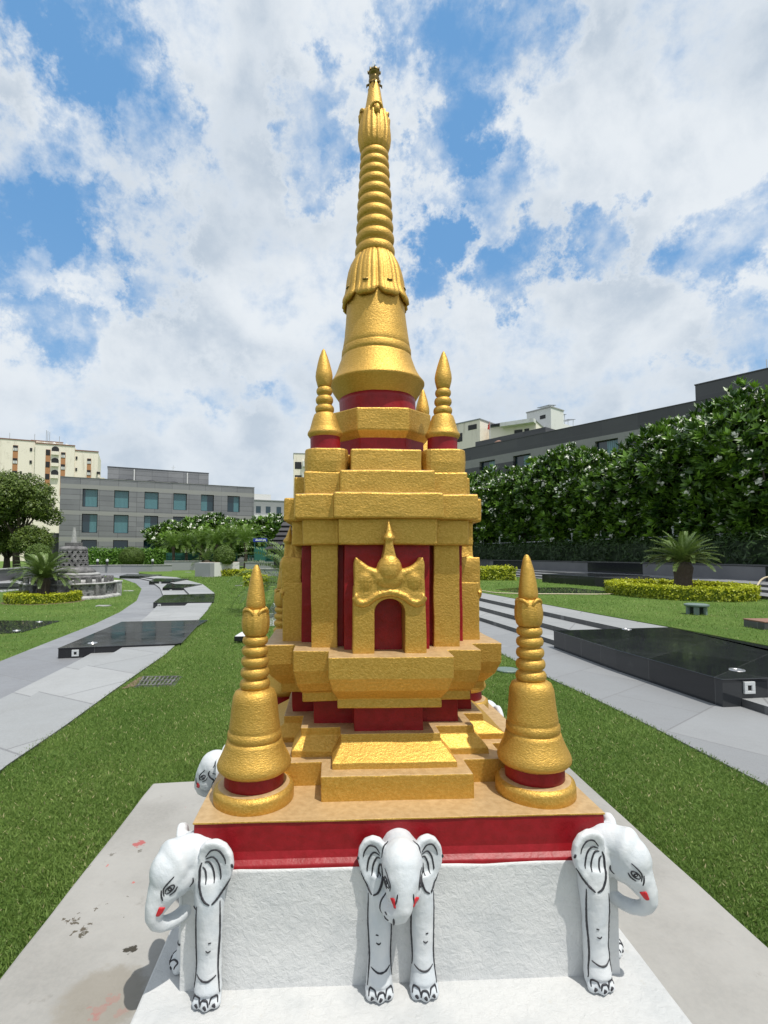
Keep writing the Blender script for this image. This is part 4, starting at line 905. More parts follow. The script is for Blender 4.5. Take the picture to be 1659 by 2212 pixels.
def frangipani(name, label, loc, rad, cz, seed, ros=1500, leaf=.34, fl=.16, group=None, h=5):
    t = thing(name, label, 'tree', loc, group, world_parts=False)
    P, Nn, q = shell_pts(int(ros*.62), (rad[0]*.96, rad[1]*.96, rad[2]*.62), .24, 1.9, .30, seed, -.75); P[:, 2] += rad[2]*.40
    P2, N2, q2 = shell_pts(int(ros*.50), (rad[0]*.60, rad[1]*.60, rad[2]*.66), .14, 2.1, .35, seed+3, -.8); P2[:, 2] -= rad[2]*.34
    P = np.concatenate([P, P2]); Nn = np.concatenate([Nn, N2]); q = np.concatenate([q, q2-.25*(rng.random(len(q2)) < .6)])
    ax = unit(Nn*1.0+np.array([0, 0, .75])+rng.normal(size=P.shape)*.28); k = 10
    n = len(P); axr = np.repeat(ax, k, 0); e1 = unit(np.cross(axr, rdir(n*k))); el = rng.uniform(.25, 1.25, n*k)[:, None]
    D = unit(axr*np.cos(el)+e1*np.sin(el)); L_ = leaf*rng.uniform(.65, 1.1, n*k)[:, None]
    C_ = np.repeat(P, k, 0)+D*L_*.5; B = unit(np.cross(D, axr))*L_*.18
    tint = np.clip(np.repeat(rng.normal(.50, .26, n), k)+rng.normal(0, .12, n*k), 0, 1)**1.6; PP, AA, BB, TT, MI = [C_], [D*L_*.5], [B], [tint], [np.zeros(n*k, int)]
    sel = np.where((rng.random(n) < fl) & (q > .82))[0]; F = P[sel]+ax[sel]*leaf*.42
    if len(sel):
        kk = 12; Fp = np.repeat(F, kk, 0)+rng.normal(size=(len(F)*kk, 3))*leaf*.17; nn = unit(np.repeat(ax[sel], kk, 0)+rng.normal(size=Fp.shape)*.7); a = unit(np.cross(nn, rdir(len(Fp))))*.058*leaf/.34; b = np.cross(nn, a)*.95
        PP.append(Fp); AA.append(a); BB.append(b); TT.append(np.zeros(len(Fp))); MI.append(np.ones(len(Fp), int))
    me = leafmesh('crown', np.concatenate(PP)+np.array([0, 0, cz]), np.concatenate(AA), np.concatenate(BB), np.concatenate(TT), [L_PLUM, PETAL], np.concatenate(MI))
    link('crown', me, t); trunk_mesh(cz+rad[2]*.2, .15, rad[0]*.8, 6, int(seed*10)).build('trunk', BARK, t, True); return t
wallpx = [(860, 44), (1041, 37), (1170, 31.2), (1303, 26), (1480, 21.3), (1659, 17.5), (1900, 13.6), (2300, 10)]
def wallZ(px): return float(np.interp(px, [a for a, b in wallpx], [b for a, b in wallpx]))
def behind_wall(px, d):
    p = AT(px, 1198.6, wallZ(px)+d); return (p.x, p.y, .5)
GF = 'flowering frangipani trees behind the right hedge'
labs = ['frangipani tree next to the gold cornice at the far left of the right-hand row', 'second frangipani from the shrine in the right-hand row, thick with white flowers', 'frangipani in the right-hand row below the second dark window', 'frangipani in the middle of the right-hand row, below the third dark window',
        'frangipani right of the middle of the row with many blossom clusters at its top', 'tall frangipani rising in front of the low end of the dark building', 'tall frangipani below the dark roof block near the right edge', 'nearest frangipani with the largest leaves, cut by the right edge of the picture', 'frangipani hidden mostly behind the gold cornice']
protoF = [frangipani('frangipani_tree', labs[0], behind_wall(1062, 3.2), (2.6, 2.6, 2.95), 4.15, 1.3, 1400, .44, .22, GF),
          frangipani('frangipani_tree', labs[2], behind_wall(1215, 3.0), (2.45, 2.6, 3.1), 4.3, 4.1, 1500, .44, .15, GF),
          frangipani('frangipani_tree', labs[6], behind_wall(1560, 2.6), (2.5, 2.6, 3.1), 4.1, 7.7, 2100, .40, .09, GF)]
for i, (px, d, k, sc, rz, lab) in enumerate(((1138, 3.6, 0, (1, 1, .99), 1.9, 1), (1300, 3.4, 1, (1, 1, .90), 2.3, 3), (1388, 3.0, 0, (.97, .97, .88), 4.0, 4), (1472, 3.0, 1, (1, 1, .96), .9, 5), (1665, 2.6, 2, (1.04, 1.04, 1.0), 2.2, 7), (985, 4.0, 1, (1, 1, 1.05), 3.0, 8))):
    copy_tree(protoF[k], behind_wall(px, d), rz, sc, labs[lab])
# long dark hedge on top of the wall
def hedge_line(name, label, pts, w_, z0, z1, leafm, dens, size, closed=False, core=True, cat='hedge', group=None, lump=.1, asp=.3, parent_loc=None):
    pts = [Vector((p[0], p[1])) for p in pts]; lens = [(b-a).length for a, b in zip(pts, pts[1:])]; tot = sum(lens)
    t = thing(name, label, cat, (pts[0].x, pts[0].y, z0), group)
    off = offset(pts, w_/2); off2 = offset(pts, -w_/2)
    if closed: off[-1] = off[0]; off2[-1] = off2[0]
    n = int(dens*tot*(w_+2*(z1-z0))); s = np.sort(rng.random(n))*tot; cum = np.concatenate([[0], np.cumsum(lens)])
    idx = np.clip(np.searchsorted(cum, s, 'right')-1, 0, len(lens)-1); f = (s-cum[idx])/np.maximum(np.array(lens)[idx], 1e-6)
    O1 = np.array([tuple(p) for p in off]); O2 = np.array([tuple(p) for p in off2])
    a1 = O1[idx]*(1-f[:, None])+O1[idx+1]*f[:, None]; a2 = O2[idx]*(1-f[:, None])+O2[idx+1]*f[:, None]
    h = z1-z0; u = rng.random(n)*(w_+2*h); side1 = u < h; side2 = (u >= h) & (u < 2*h); top = u >= 2*h
    g_ = np.where(side1, 0.0, np.where(side2, 1.0, (u-2*h)/w_)); zz_ = np.where(side1, u, np.where(side2, u-h, h))+z0
    xy = a1*(1-g_[:, None])+a2*g_[:, None]; outn = unit(a1-a2)
    Nn = np.zeros((n, 3)); Nn[:, :2] = outn*np.where(side1, 1, np.where(side2, -1, 0))[:, None]; Nn[:, 2] = np.where(top, 1, .15)
    P = np.column_stack([xy, zz_]); fr = 2.2/max(h, .3)
    wob = np.array([noise.noise(Vector(p)*fr)+.6*noise.noise(Vector(p)*fr*3.1) for p in P]); P += unit(Nn)*(wob*lump*h+rng.normal(0, .03*h, n)-.02)[:, None]
    P[:, 2] = np.maximum(P[:, 2], z0+.03)
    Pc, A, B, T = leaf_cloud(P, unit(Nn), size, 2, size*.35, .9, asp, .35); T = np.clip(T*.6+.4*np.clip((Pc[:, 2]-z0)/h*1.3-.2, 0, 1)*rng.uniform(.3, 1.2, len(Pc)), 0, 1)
    me = leafmesh('foliage', Pc, A, B, T, leafm); o = bpy.data.objects.new('foliage', me); COL.objects.link(o); o.parent = t; o.matrix_parent_inverse = Matrix.Translation(-t.location)
    if core:
        m = MB(); c1 = offset(pts, w_/2*.78); c2 = offset(pts, -w_/2*.78)
        if closed: c1[-1] = c1[0]; c2[-1] = c2[0]
        for i in range(len(pts)-1):
            m.loft([[(*c1[i], z0), (*c2[i], z0), (*c2[i+1], z0), (*c1[i+1], z0)], [(*c1[i], z0+h*.88), (*c2[i], z0+h*.88), (*c2[i+1], z0+h*.88), (*c1[i+1], z0+h*.88)]])
        me2 = m.mesh('branches', leafm); me2.attributes.new('tint', 'FLOAT', 'FACE')
        o = bpy.data.objects.new('branches', me2); COL.objects.link(o); o.parent = t; o.matrix_parent_inverse = Matrix.Translation(-t.location)
    return t
hp = offset(wl, -sgn*.75)
hedge_line('bamboo_hedge', 'long dark green bamboo hedge on top of the far right retaining wall', hp, 1.1, 1.0, 2.08, L_DARKH, 60, .30, lump=.14, asp=.22)
# the retaining wall with alternating panels
t = thing('retaining_wall', 'low dark retaining wall with polished and matt panels below the bamboo hedge', 'wall', (wl[0].x, wl[0].y, .5))
cuts = [0]
tot = 0; seg = []
for a, b in zip(wl, wl[1:]): seg.append((tot, a, b)); tot += (b-a).length
def on_wl(s, off_=0):
    for (s0, a, b) in reversed(seg):
        if s >= s0:
            d = (b-a).normalized(); n_ = Vector((-d.y, d.x))*sgn; return a+d*(s-s0)+n_*off_
    return wl[0]
m = MB(); back = offset(wl, -sgn*.4); m.prism(list(wl)+list(reversed(back)), .3, 1.02); m.build('core', RISER, t)
s_ = 0; k = 0
while s_ < tot-.5:
    L1 = [3.2, 5.5, 3.8, 6.0][k % 4]; e = min(s_+L1, tot-.01); a, b = on_wl(s_+.015, .003), on_wl(e-.015, .003); d = (b-a).normalized(); n_ = Vector((-d.y, d.x))*sgn
    m = MB(); m.prism([a, b, b+n_*.03, a+n_*.03], .50, 1.0); m.build('panel', BLK if k % 2 == 0 else PANEL, t); s_ = e; k += 1
m = MB(); m.prism(list(offset(wl, sgn*.08))+list(reversed(offset(wl, -sgn*.42))), 1.022, 1.07); m.build('coping', RISER, t)
# rail with posts behind the hedge
t = thing('garden_rail', 'pale metal rail on round-topped posts showing above the dark bamboo hedge', 'railing', (wl[0].x, wl[0].y, 1.0))
rl = [(*p, 2.28) for p in offset(wl, -sgn*1.55)]; m = MB(); m.tube(rl, .03, 8); m.build('rail', LIGHTG, t)
s_ = .6
while s_ < tot:
    p = on_wl(s_, -1.55); m = MB(); m.lathe([(.045, 1.0), (.045, 2.62), (.075, 2.64), (.075, 2.72), (.03, 2.76)], 10, (p.x, p.y)); m.build('post', LIGHTG, t); s_ += 2.35
# cycads
def cycad_mesh(seed, nf, Lf, th, droop=1.0, leafl=.19, pairs=34, lm=None):
    rs = np.random.default_rng(seed); PP, AA, BB, TT = [], [], [], []
    for k in range(nf):
        a = k*2.39996+rs.uniform(-.2, .2); lay = (k+.5)/nf; el0 = 1.42-lay*1.25+rs.uniform(-.08, .08); Lk = Lf*rs.uniform(.88, 1.06)
        s = np.linspace(0, 1, pairs); el = el0-(s**1.5)*(1.05+.5*lay)*droop; ds = Lk/pairs
        r = np.cumsum(np.cos(el))*ds+.06; z = np.cumsum(np.sin(el))*ds+th
        rad = np.array([math.cos(a), math.sin(a), 0]); pts = rad*r[:, None]+np.array([0, 0, 1])*z[:, None]; T = unit(np.gradient(pts, axis=0)); side = np.array([-math.sin(a), math.cos(a), 0]); upv = np.cross(side, T)*-1
        prof = leafl*np.clip(np.minimum(s*7+.25, 1.0)*(1-(s**3)*.65), .1, 1)
        for sg in (-1, 1):
            D = unit(T*.62+side*sg*.80+upv*.30+rs.normal(size=pts.shape)*.07); Lx = prof[:, None]
            PP.append(pts+D*Lx*.5); AA.append(D*Lx*.5); BB.append(unit(np.cross(D, upv))*(.052*leafl+.003)); TT.append(np.clip(rs.normal(.5+.25*(1-lay), .15, pairs), 0, 1))
        PP.append(pts); AA.append(T*ds*.6); BB.append(np.tile(side, (pairs, 1))*.010); TT.append(np.full(pairs, .75))
    return leafmesh('fronds', np.concatenate(PP), np.concatenate(AA), np.concatenate(BB), np.concatenate(TT), lm or L_CYC)
def cycad_trunk(r, h):
    m = MB(); m.lathe([(r*1.05, -.1), (r*1.0, h*.3), (r*.92, h*.6), (r*1.1, h*.85), (r*.9, h), (r*.3, h*1.08)], 22, fr=lambda a, rr, z: 1+.08*math.sin(a*9+z*50)+.05*math.sin(z*90+a*3)); return m
def cycad(label, loc, r, h, nf, Lf, seed, group=None, droop=1.0, **kw):
    t = thing('cycad', label, 'palm', loc, group, world_parts=False); link('fronds', cycad_mesh(seed, nf, Lf, h, droop, **kw), t); cycad_trunk(r, h).build('trunk', BARK, t, True); return t
c = G(93, 1299, LZ); cyL = cycad('sago cycad inside the round yellow hedge in front of the grey stone stupa', (c.x, c.y, LZ), .19, .74, 70, 1.08, 3, leafl=.15, pairs=52, droop=.9)
c = G(1477, 1286, .262); cyR = cycad('sago cycad with a thick dark trunk inside the large yellow hedge on the right lawn', (c.x, c.y, .26), .23, .92, 60, 1.0, 5, leafl=.17, pairs=46, droop=.72)
c = G(646, 1322, 0); cycad('dark drooping cycad close behind the left finial of the shrine', (c.x, c.y, 0), .16, .45, 46, 1.9, 9, leafl=.26, droop=1.1)
GC = 'small cycads in the far lawn'
c = G(382, 1226, 0); cS = cycad('small cycad above the far yellow hedge in front of the palms', (c.x, c.y, 0), .26, .75, 18, 1.6, 11, GC, .8, leafl=.3, pairs=20)
for px, py, sc, rz, lab in ((446, 1231, 1.15, 1, 'small cycad just left of the white stone planter'), (521, 1217, 1.35, 2, 'small cycad right of the clipped ball on the white planter')):
    c = G(px, py, 0); copy_tree(cS, (c.x, c.y, 0), rz, sc, lab)
def ring_pts(px, py, z, rx, ry=None, n=28):
    c = G(px, py, z); ry = ry or rx; return [(c.x+rx*math.cos(2*math.pi*i/n), c.y+ry*math.sin(2*math.pi*i/n)) for i in range(n+1)], c
GY = 'golden clipped hedges in the lawns'
pts, c = ring_pts(95, 1299.5, LZ, .93, .98); hedge_line('golden_hedge', 'round golden hedge ring around the left cycad', pts, .30, LZ, LZ+.30, L_YEL, 800, .062, True, group=GY, lump=.16, asp=.6)
m = MB(); m.lathe([(1.2, LZ-.02), (1.18, LZ+.012), (.1, LZ+.014)], 40, (c.x, c.y)); tag(m.build('left_bed', SOIL), kind='structure')
pts, c = ring_pts(1459, 1286, .262, 1.48, 1.95); hedge_line('golden_hedge', 'large golden hedge ring around the right cycad', pts, .36, .26, .60, L_YEL, 800, .070, True, group=GY, lump=.15, asp=.6)
m = MB(); m.lathe([(1.5, .24), (1.48, .272), (.1, .274)], 40, (c.x, c.y), fr=lambda a, r, z: 1+.28*abs(math.sin(a))); tag(m.build('right_bed', SOIL), kind='structure')
for (x0, x1, y, z, hh, ww, lab) in ((1015, 1116, 1254, .26, .58, 1.2, 'low golden hedge block between the gold shrine and the right finial'), (356, 404, 1231.5, 0, .42, .8, 'low golden hedge at the foot of the small far cycad'), (423, 449, 1237, 0, .40, .6, 'short golden hedge left of the white planter'),
        (474, 540, 1245.5, 0, .42, .8, 'golden hedge right of the white planter on the left side of the shrine'), (526, 575, 1267, 0, .46, .7, 'golden hedge touching the tip of the left finial'), (520, 538, 1219, 0, .6, .8, 'golden hedge patch beneath the right small cycad')):
    a, b = G(x0, y, z), G(x1, y, z); d = (b-a).normalized(); n_ = Vector((-d.y, d.x))*ww/2; hedge_line('golden_hedge', lab, [a+n_, (a+b)/2+n_, b+n_], ww, z, z+hh, L_YEL, 260, .11, group=GY, lump=.12, asp=.6)
def on_px(px, Z): p = AT(px, 1198.6, Z); return Vector((p.x, p.y))
hedge_line('clipped_hedge', 'long bright green clipped hedge in front of the grey stone building', [on_px(178, 50), on_px(230, 52), on_px(290, 54), on_px(356, 56)], 1.4, .35, 2.0, L_HEDGE, 45, .22, lump=.07, asp=.5)
# topiary balls
def topiary(label, px, Z, z0, rad, seed, stem=.3, group=None):
    p = on_px(px, Z); t = thing('topiary_ball', label, 'shrub', (p.x, p.y, z0), group, world_parts=False); P, Nn, q = shell_pts(7000, rad, .03, 2, .12, seed, -.75)
    Pc, A, B, T = leaf_cloud(P, Nn, .085, 2, .03, .8, .6); Pc[:, 2] += rad[2]*.75+stem; link('foliage', leafmesh('foliage', Pc, A, B, T, L_TOP), t)
    m = MB(); m.ball((0, 0, rad[2]*.75+stem), tuple(r*.86 for r in rad), 20, 12); me = m.mesh('core', L_TOP, True); me.attributes.new('tint', 'FLOAT', 'FACE'); link('branches', me, t)
    m = MB(); m.tube([(0, 0, -.2), (0, 0, stem+.5)], .12, 8); m.build('trunk', BARK, t); return t
topiary('clipped green ball sitting in the white stone planter', 484.5, 33.6, .95, (.66, .60, .66), 1, -.10)
topiary('squat clipped dome shrub in front of the long green hedge', 286, 50, .1, (1.15, 1.1, .98), 2, .35)
topiary('small clipped dome shrub half hidden behind the left cycad', 83, 28, .0, (.62, .6, .6), 3, .95)
# white planter
a, b = G(451, 1245, 0), G(517.5, 1237.5, 0); a = on_px(463, 32.5); b = on_px(517.5, 34.8); d = (b-a).normalized(); n_ = Vector((-d.y, d.x))
t = thing('stone_planter', 'tall worn white stone planter holding a clipped green ball', 'planter', (a.x, a.y, 0))
m = MB(); q = a-d*.0; m.prism([q, b, b+n_*1.3, q+n_*1.3], -.1, .92); m.build('box', WREND, t, bevel=.015)
m = MB(); m.prism([q-d*.38-n_*.02, q-d*.004-n_*.02, q-d*.004+n_*1.25, q-d*.38+n_*1.25], -.1, .90); m.build('end_pier', GREYR, t, bevel=.01)
m = MB(); m.prism([q+d*.05+n_*.05, b-d*.05+n_*.05, b-d*.05+n_*1.2, q+d*.05+n_*1.2], .9, .95); m.build('soil_bed', SOIL, t)
# palms in front of the frangipani hedge
def palm(label, loc, h, nf, Lf, seed, group):
    t = thing('date_palm', label, 'palm', loc, group, world_parts=False); link('fronds', cycad_mesh(seed, nf, Lf, h, 1.0, leafl=.42, pairs=22, lm=L_PALM), t)
    m = MB(); m.tube([(0, 0, -.3), (.05, 0, h*.5), (0, 0, h)], [.17, .13, .16], 9); m.build('trunk', BARK, t); return t
GP = 'row of small palms before the far frangipani hedge'
pal = palm('leftmost small palm of the far row, beside the bright green hedge', (*on_px(374, 49), .2), 2.0, 44, 2.3, 21, GP)
for i, (px, Z, sc, lab) in enumerate(((402, 50, 1.0, 'second small palm from the left in the far row'), (434, 51, 1.08, 'third small palm from the left, above the small cycads'), (468, 50, 1.12, 'palm rising behind the clipped ball on the white planter'), (497, 51, 1.18, 'second palm from the right in the far row, just right of the clipped ball'), (530, 50, 1.2, 'rightmost palm of the far row, next to the blue sign'))):
    copy_tree(pal, (*on_px(px, Z), .2), i*1.3+.5, sc, lab)
GF2 = 'frangipani trees in front of the grey building'
fa = frangipani('frangipani_tree', 'far flowering frangipani at the left end of the group before the grey building', (*on_px(374, 58), .4), (3.0, 1.9, 1.9), 2.5, 12.5, 1100, .50, .16, GF2)
for px, Z, sc, rz, lab in ((418, 59, 1.08, 2, 'far frangipani second from the left in the group before the grey building'), (460, 60, 1.22, 3.5, 'tallest far frangipani in the middle of the group before the grey building'), (508, 60, 1.10, 5, 'far frangipani below the right end of the grey building'), (555, 60, 1.12, 1, 'far frangipani above the blue sign'), (596, 60, 1.20, 4, 'far frangipani touching the shrine on its left side')):
    copy_tree(fa, (*on_px(px, Z), .4), rz, sc, lab)
# big tree on the left and its neighbours
def broad_tree(label, px, Z, z0, rad, cz, seed, n=7000, leaf=.30, group=None, name='broadleaf_tree'):
    p = on_px(px, Z); t = thing(name, label, 'tree', (p.x, p.y, z0), group, world_parts=False)
    cl_ = []; rs = np.random.default_rng(seed)
    P0, N0, q0 = shell_pts(60, rad, .16, 1.5, .3, seed, -.55); out_ = []
    for c_ in P0*.78:
        d = unit(rs.normal(size=(n//60, 3))); out_.append((c_+d*np.array([.95, .95, .7])*rs.uniform(.7, 1.05, (n//60, 1))*rad[0]*.33, d))
    P = np.concatenate([o[0] for o in out_]); Nn = np.concatenate([o[1] for o in out_])
    Pc, A, B, T = leaf_cloud(P, Nn, leaf, 2, .10, .9, .5, .5); Pc[:, 2] += cz; link('crown', leafmesh('crown', Pc, A, B, T, L_TREE), t)
    trunk_mesh(cz, .28, rad[0]*.7, 6, seed).build('trunk', BARK, t, True); return t
GT = 'broadleaf trees at the left edge'
broad_tree('large sunlit broadleaf tree left of the grey stone building', 38, 46, 0, (3.2, 3.2, 3.1), 6.2, 31, 16000, .25, GT)
broad_tree('broadleaf tree cut by the left edge of the picture', -45, 45, 0, (3.6, 3.2, 3.1), 6.1, 32, 12000, .27, GT)
broad_tree('low dark broadleaf tree under the large one, near the dark end wall', 72, 44, 0, (1.6, 1.8, 1.5), 2.6, 33, 6000, .20, GT)
broad_tree('dense shaded tree under the left edge of the large crown', 15, 48, 0, (3.0, 2.4, 1.9), 2.6, 34, 8000, .24, GT)
# grass: real blades near the viewer, thinning with distance
def in_poly(X, Y, poly):
    ins = np.zeros(len(X), bool); n = len(poly)
    for i in range(n):
        x1, y1 = poly[i][0], poly[i][1]; x2, y2 = poly[(i+1) % n][0], poly[(i+1) % n][1]
        c_ = ((y1 > Y) != (y2 > Y)) & (X < (x2-x1)*(Y-y1)/((y2-y1) if y2 != y1 else 1e-9)+x1); ins ^= c_
    return ins
def grass(name, label, poly, z, n, rmax, h0, excl=None, rmin=.6):
    u = rng.random(n*3); r = rmin*(rmax/rmin)**u; th = rng.uniform(-.85, .95, n*3)+YAW*0
    X = CAM.x+r*np.sin(th+YAW); Y = CAM.y+r*np.cos(th+YAW); k = in_poly(X, Y, [(p[0], p[1]) for p in poly])
    if excl: k &= ~((X > excl[0]) & (X < excl[1]) & (Y > excl[2]) & (Y < excl[3]))
    X, Y, r = X[k][:n], Y[k][:n], r[k][:n]; m_ = len(X); s = 1+r/9
    hh = h0*s*rng.uniform(.5, 1.2, m_); til = rng.normal(size=(m_, 3))*np.array([.95, .95, 0]); D = unit(til+np.array([0, 0, 1])); az = rng.uniform(0, 6.283, m_); Bv = np.column_stack([np.cos(az), np.sin(az), np.zeros(m_)])*(.0019*s*rng.uniform(.7, 1.3, m_))[:, None]
    P = np.column_stack([X, Y, np.full(m_, z)])+D*hh[:, None]*.5
    pn = np.array([noise.noise(Vector((x*1.3, y*1.3, 0))) for x, y in zip(X, Y)]); T = np.clip(rng.normal(.42, .2, m_)+pn*.35, 0, .88); T[rng.random(m_) < .03] = 1
    me = leafmesh(name, P, D*hh[:, None]*.5, Bv, T, BLADE); o = bpy.data.objects.new(name, me); COL.objects.link(o); tag(o, label, 'grass', kind='stuff')
grass('grass', 'short green lawn grass around the concrete slab', lawn_c, 0, 430000, 34, .021, (-1.27, 1.29, -3, .86), 1.3)
left_poly = [G(x, y, LZ) for x, y in [(-700, 1700), (0, 1430), (95, 1392), (205, 1349), (259.5, 1323), (295, 1299), (306, 1273), (293, 1261), (267, 1252), (-300, 1262), (-900, 1300)]]
grass('grass', 'short sunlit grass of the left lawn', left_poly, LZ, 60000, 30, .022, None, 7)
grass('grass', 'short sunlit grass of the raised right lawn', lawn_r, .262, 60000, 30, .022, None, 6)

# ================================================================== the small grey stone stupa on the left
c = on_px(150, 18.4); K = .00279; t = thing('stone_stupa', 'weathered grey stone miniature stupa with pierced bell on a carved platform', 'stupa', (c.x, c.y, LZ))
def zz_of(Y): return LZ+(967-Y)*K
cx_, cy_ = c.x, c.y; bx_ = cx_+.10
def pol(n, r, z, c0=(0, 0), rot=0): return [(c0[0]+r*math.cos(2*math.pi*i/n+rot), c0[1]+r*math.sin(2*math.pi*i/n+rot), z) for i in range(n)]
C0 = (cx_, cy_+.1)
m = MB(); m.loft([pol(8, 1.72, LZ-.05, C0, .35), pol(8, 1.70, LZ+.06, C0, .35), pol(8, 1.60, LZ+.11, C0, .35)]); m.build('base_course', PALE, t, bevel=.01)
m = MB(); m.loft([pol(8, 1.53, LZ+.10, C0, .35), pol(8, 1.53, LZ+.50, C0, .35)]); m.build('carved_platform', CARVE, t)
for k in range(8):       # plain piers at the corners of the carved platform
    a_ = 2*math.pi*k/8+.35; M = Matrix.Translation((C0[0]+1.50*math.cos(a_), C0[1]+1.50*math.sin(a_), LZ+.3)) @ Matrix.Rotation(a_, 4, 'Z'); m = MB(); m.box(-.10, .045, -.20, .20, -.19, .195, 0, M); m.build('corner_pier', BASALT, t, bevel=.006)
m = MB(); m.loft([pol(8, 1.60, LZ+.495, C0, .35), pol(8, 1.62, LZ+.53, C0, .35), pol(8, 1.58, LZ+.555, C0, .35)]); m.build('platform_slab', PALE, t)
for k in range(24):       # pointed antefixes round the rim
    a_ = 2*math.pi*k/24+.1; M = Matrix.Translation((C0[0]+1.40*math.cos(a_), C0[1]+1.40*math.sin(a_), LZ+.555)) @ Matrix.Rotation(a_, 4, 'Z'); m = MB()
    pts = [(-.10, 0), (.10, 0), (.10, .13), (.095, .20), (.03, .13), (0, .19), (-.03, .13), (-.095, .20), (-.10, .13)]; vs = [M @ Vector((x0, y, z)) for x0 in (-.03, .03) for y, z in pts]; n9 = len(pts)
    m.add(vs, [tuple(range(n9)), tuple(reversed(range(n9, 2*n9)))]+[(i, i+n9, (i+1) % n9+n9, (i+1) % n9) for i in range(n9)]); m.build('antefix', BASALT, t)
B0 = (bx_, cy_+.1)
def ring_m(prof, mt, nm, n=40): m = MB(); m.lathe([(r, LZ+z) for r, z in prof], n, B0); m.build(nm, mt, t, True)
ring_m([(1.15, .54), (1.12, .60), (1.02, .66)], PALE, 'lowest_ring'); ring_m([(.98, .655), (.97, .70), (1.0, .72), (.99, .76), (.90, .79)], BASALT, 'second_ring'); ring_m([(.88, .785), (.90, .81), (.89, .86), (.80, .89)], PALE, 'third_ring')
ring_m([(.74, .885), (.76, .93), (.70, 1.0), (.62, 1.05), (.60, 1.08)], BASALT, 'lotus_ring')
# pierced bell: real diamond openings cut through a shell
def rb(z): return float(np.interp(z, [1.06, 1.15, 1.4, 1.62, 1.72, 1.80, 1.84], [.52, .50, .475, .465, .455, .40, .30]))
m = MB(); nu, rows = 16, 4; z0b, z1b = 1.10, 1.70; hr = (z1b-z0b)/rows
for side, off_ in ((0, 0), (1, -.06)):
    for r_ in range(rows):
        for k in range(nu):
            a0 = 2*math.pi*(k+(.5 if r_ % 2 else 0))/nu; da = 2*math.pi/nu; zb = z0b+r_*hr
            def W(a, z): rr = rb(z)+off_; return (B0[0]+rr*math.cos(a), B0[1]+rr*math.sin(a), LZ+z)
            cc = [(a0, zb), (a0+da, zb), (a0+da, zb+hr), (a0, zb+hr)]; mid = [(a0+da/2, zb+hr*.14), (a0+da*.86, zb+hr/2), (a0+da/2, zb+hr*.86), (a0+da*.14, zb+hr/2)]
            vs = [W(*p) for p in cc+mid]; fs = [(0, 1, 5, 4), (1, 2, 6, 5), (2, 3, 7, 6), (3, 0, 4, 7)]; m.add(vs, fs if side == 0 else [f[::-1] for f in fs])
            if side == 0:
                vi = [(B0[0]+(rb(z)-.06)*math.cos(a), B0[1]+(rb(z)-.06)*math.sin(a), LZ+z) for a, z in mid]; m.add([W(*p) for p in mid]+vi, [(i, (i+1) % 4, (i+1) % 4+4, i+4) for i in range(4)])
m.build('pierced_bell', BASALT, t)
ring_m([(.52, 1.05), (.53, 1.08), (.51, 1.105), (.44, 1.105)], BASALT, 'bell_foot'); ring_m([(.40, 1.695), (.463, 1.70), (.458, 1.74), (.44, 1.79), (.38, 1.835), (.2, 1.85)], BASALT, 'bell_top')
m = MB(); m.box(bx_-.22, bx_+.22, cy_-.12, cy_+.32, LZ+1.84, LZ+1.98); m.build('harmika', BASALT, t, bevel=.01)
m = MB(); m.loft([pol(8, .10, LZ+1.975, B0), pol(8, .075, LZ+2.2, B0), pol(8, .045, LZ+2.5, B0), pol(8, .04, LZ+2.54, B0)]); m.build('spire', PALE, t)
p = on_px(249, 19.5); t = thing('stone_pier', 'short pale stone block at the right corner of the grey stupa', 'block', (p.x, p.y, LZ)); m = MB(); m.box(p.x-.16, p.x+.16, p.y-.2, p.y+.3, LZ-.1, LZ+.50); m.build('block', PALE, t, bevel=.01); m = MB(); m.box(p.x-.18, p.x+.18, p.y-.22, p.y+.32, LZ+.502, LZ+.55); m.build('cap', WREND, t)

# ================================================================== low walls and fences of the far garden
def low_wall(label, pts, z0, z1, th=.35, mt=GREYR):
    pts = [Vector((p[0], p[1])) for p in pts]; t = thing('garden_wall', label, 'wall', (pts[0].x, pts[0].y, z0)); o2 = offset(pts, th)
    m = MB(); m.prism(pts+list(reversed(o2)), z0-.3, z1); m.build('wall', mt, t); m = MB(); m.prism(offset(pts, -.04)+list(reversed(offset(pts, th+.04))), z1+.003, z1+.06); m.build('coping', PALE, t); return t
low_wall('curved grey garden wall at the far left behind the cycad', [on_px(-80, 26), on_px(0, 29), on_px(30, 31), on_px(60, 33), on_px(120, 36)], LZ, .55, mt=PANEL)
low_wall('grey garden wall below the bright green clipped hedge', [on_px(160, 40), on_px(215, 42), on_px(262, 43), on_px(330, 43), on_px(372, 44)], 0, .52)
low_wall('grey garden wall rising towards the palms', [on_px(355, 46), on_px(395, 46.5), on_px(436, 47)], 0, .82)
low_wall('grey garden wall between the white planter and the shrine', [on_px(530, 44), on_px(552, 44), on_px(620, 44)], 0, .75)
low_wall('thin grey garden wall nearer the shrine, right of the golden hedge', [on_px(545, 34), on_px(640, 34)], 0, .45)
GB = 'small bollard lights along the far garden wall'
for i, (px, lab) in enumerate(((211, 'small dark bollard light with a white head, left one before the green hedge'), (232, 'small dark bollard light with a white head, right one before the green hedge'), (330, 'small dark bollard light with a white head at the right end of the green hedge'))):
    p = on_px(px, 42.2 if px < 300 else 43.2); t = thing('bollard_light', lab, 'light', (p.x, p.y, .58), GB); m = MB(); m.lathe([(.09, .58), (.09, .86)], 10, (p.x, p.y)); m.build('post', DARK, t); m = MB(); m.lathe([(.10, .862), (.11, .90), (.10, 1.02), (.04, 1.06)], 10, (p.x, p.y)); m.build('head', LIGHTG, t)
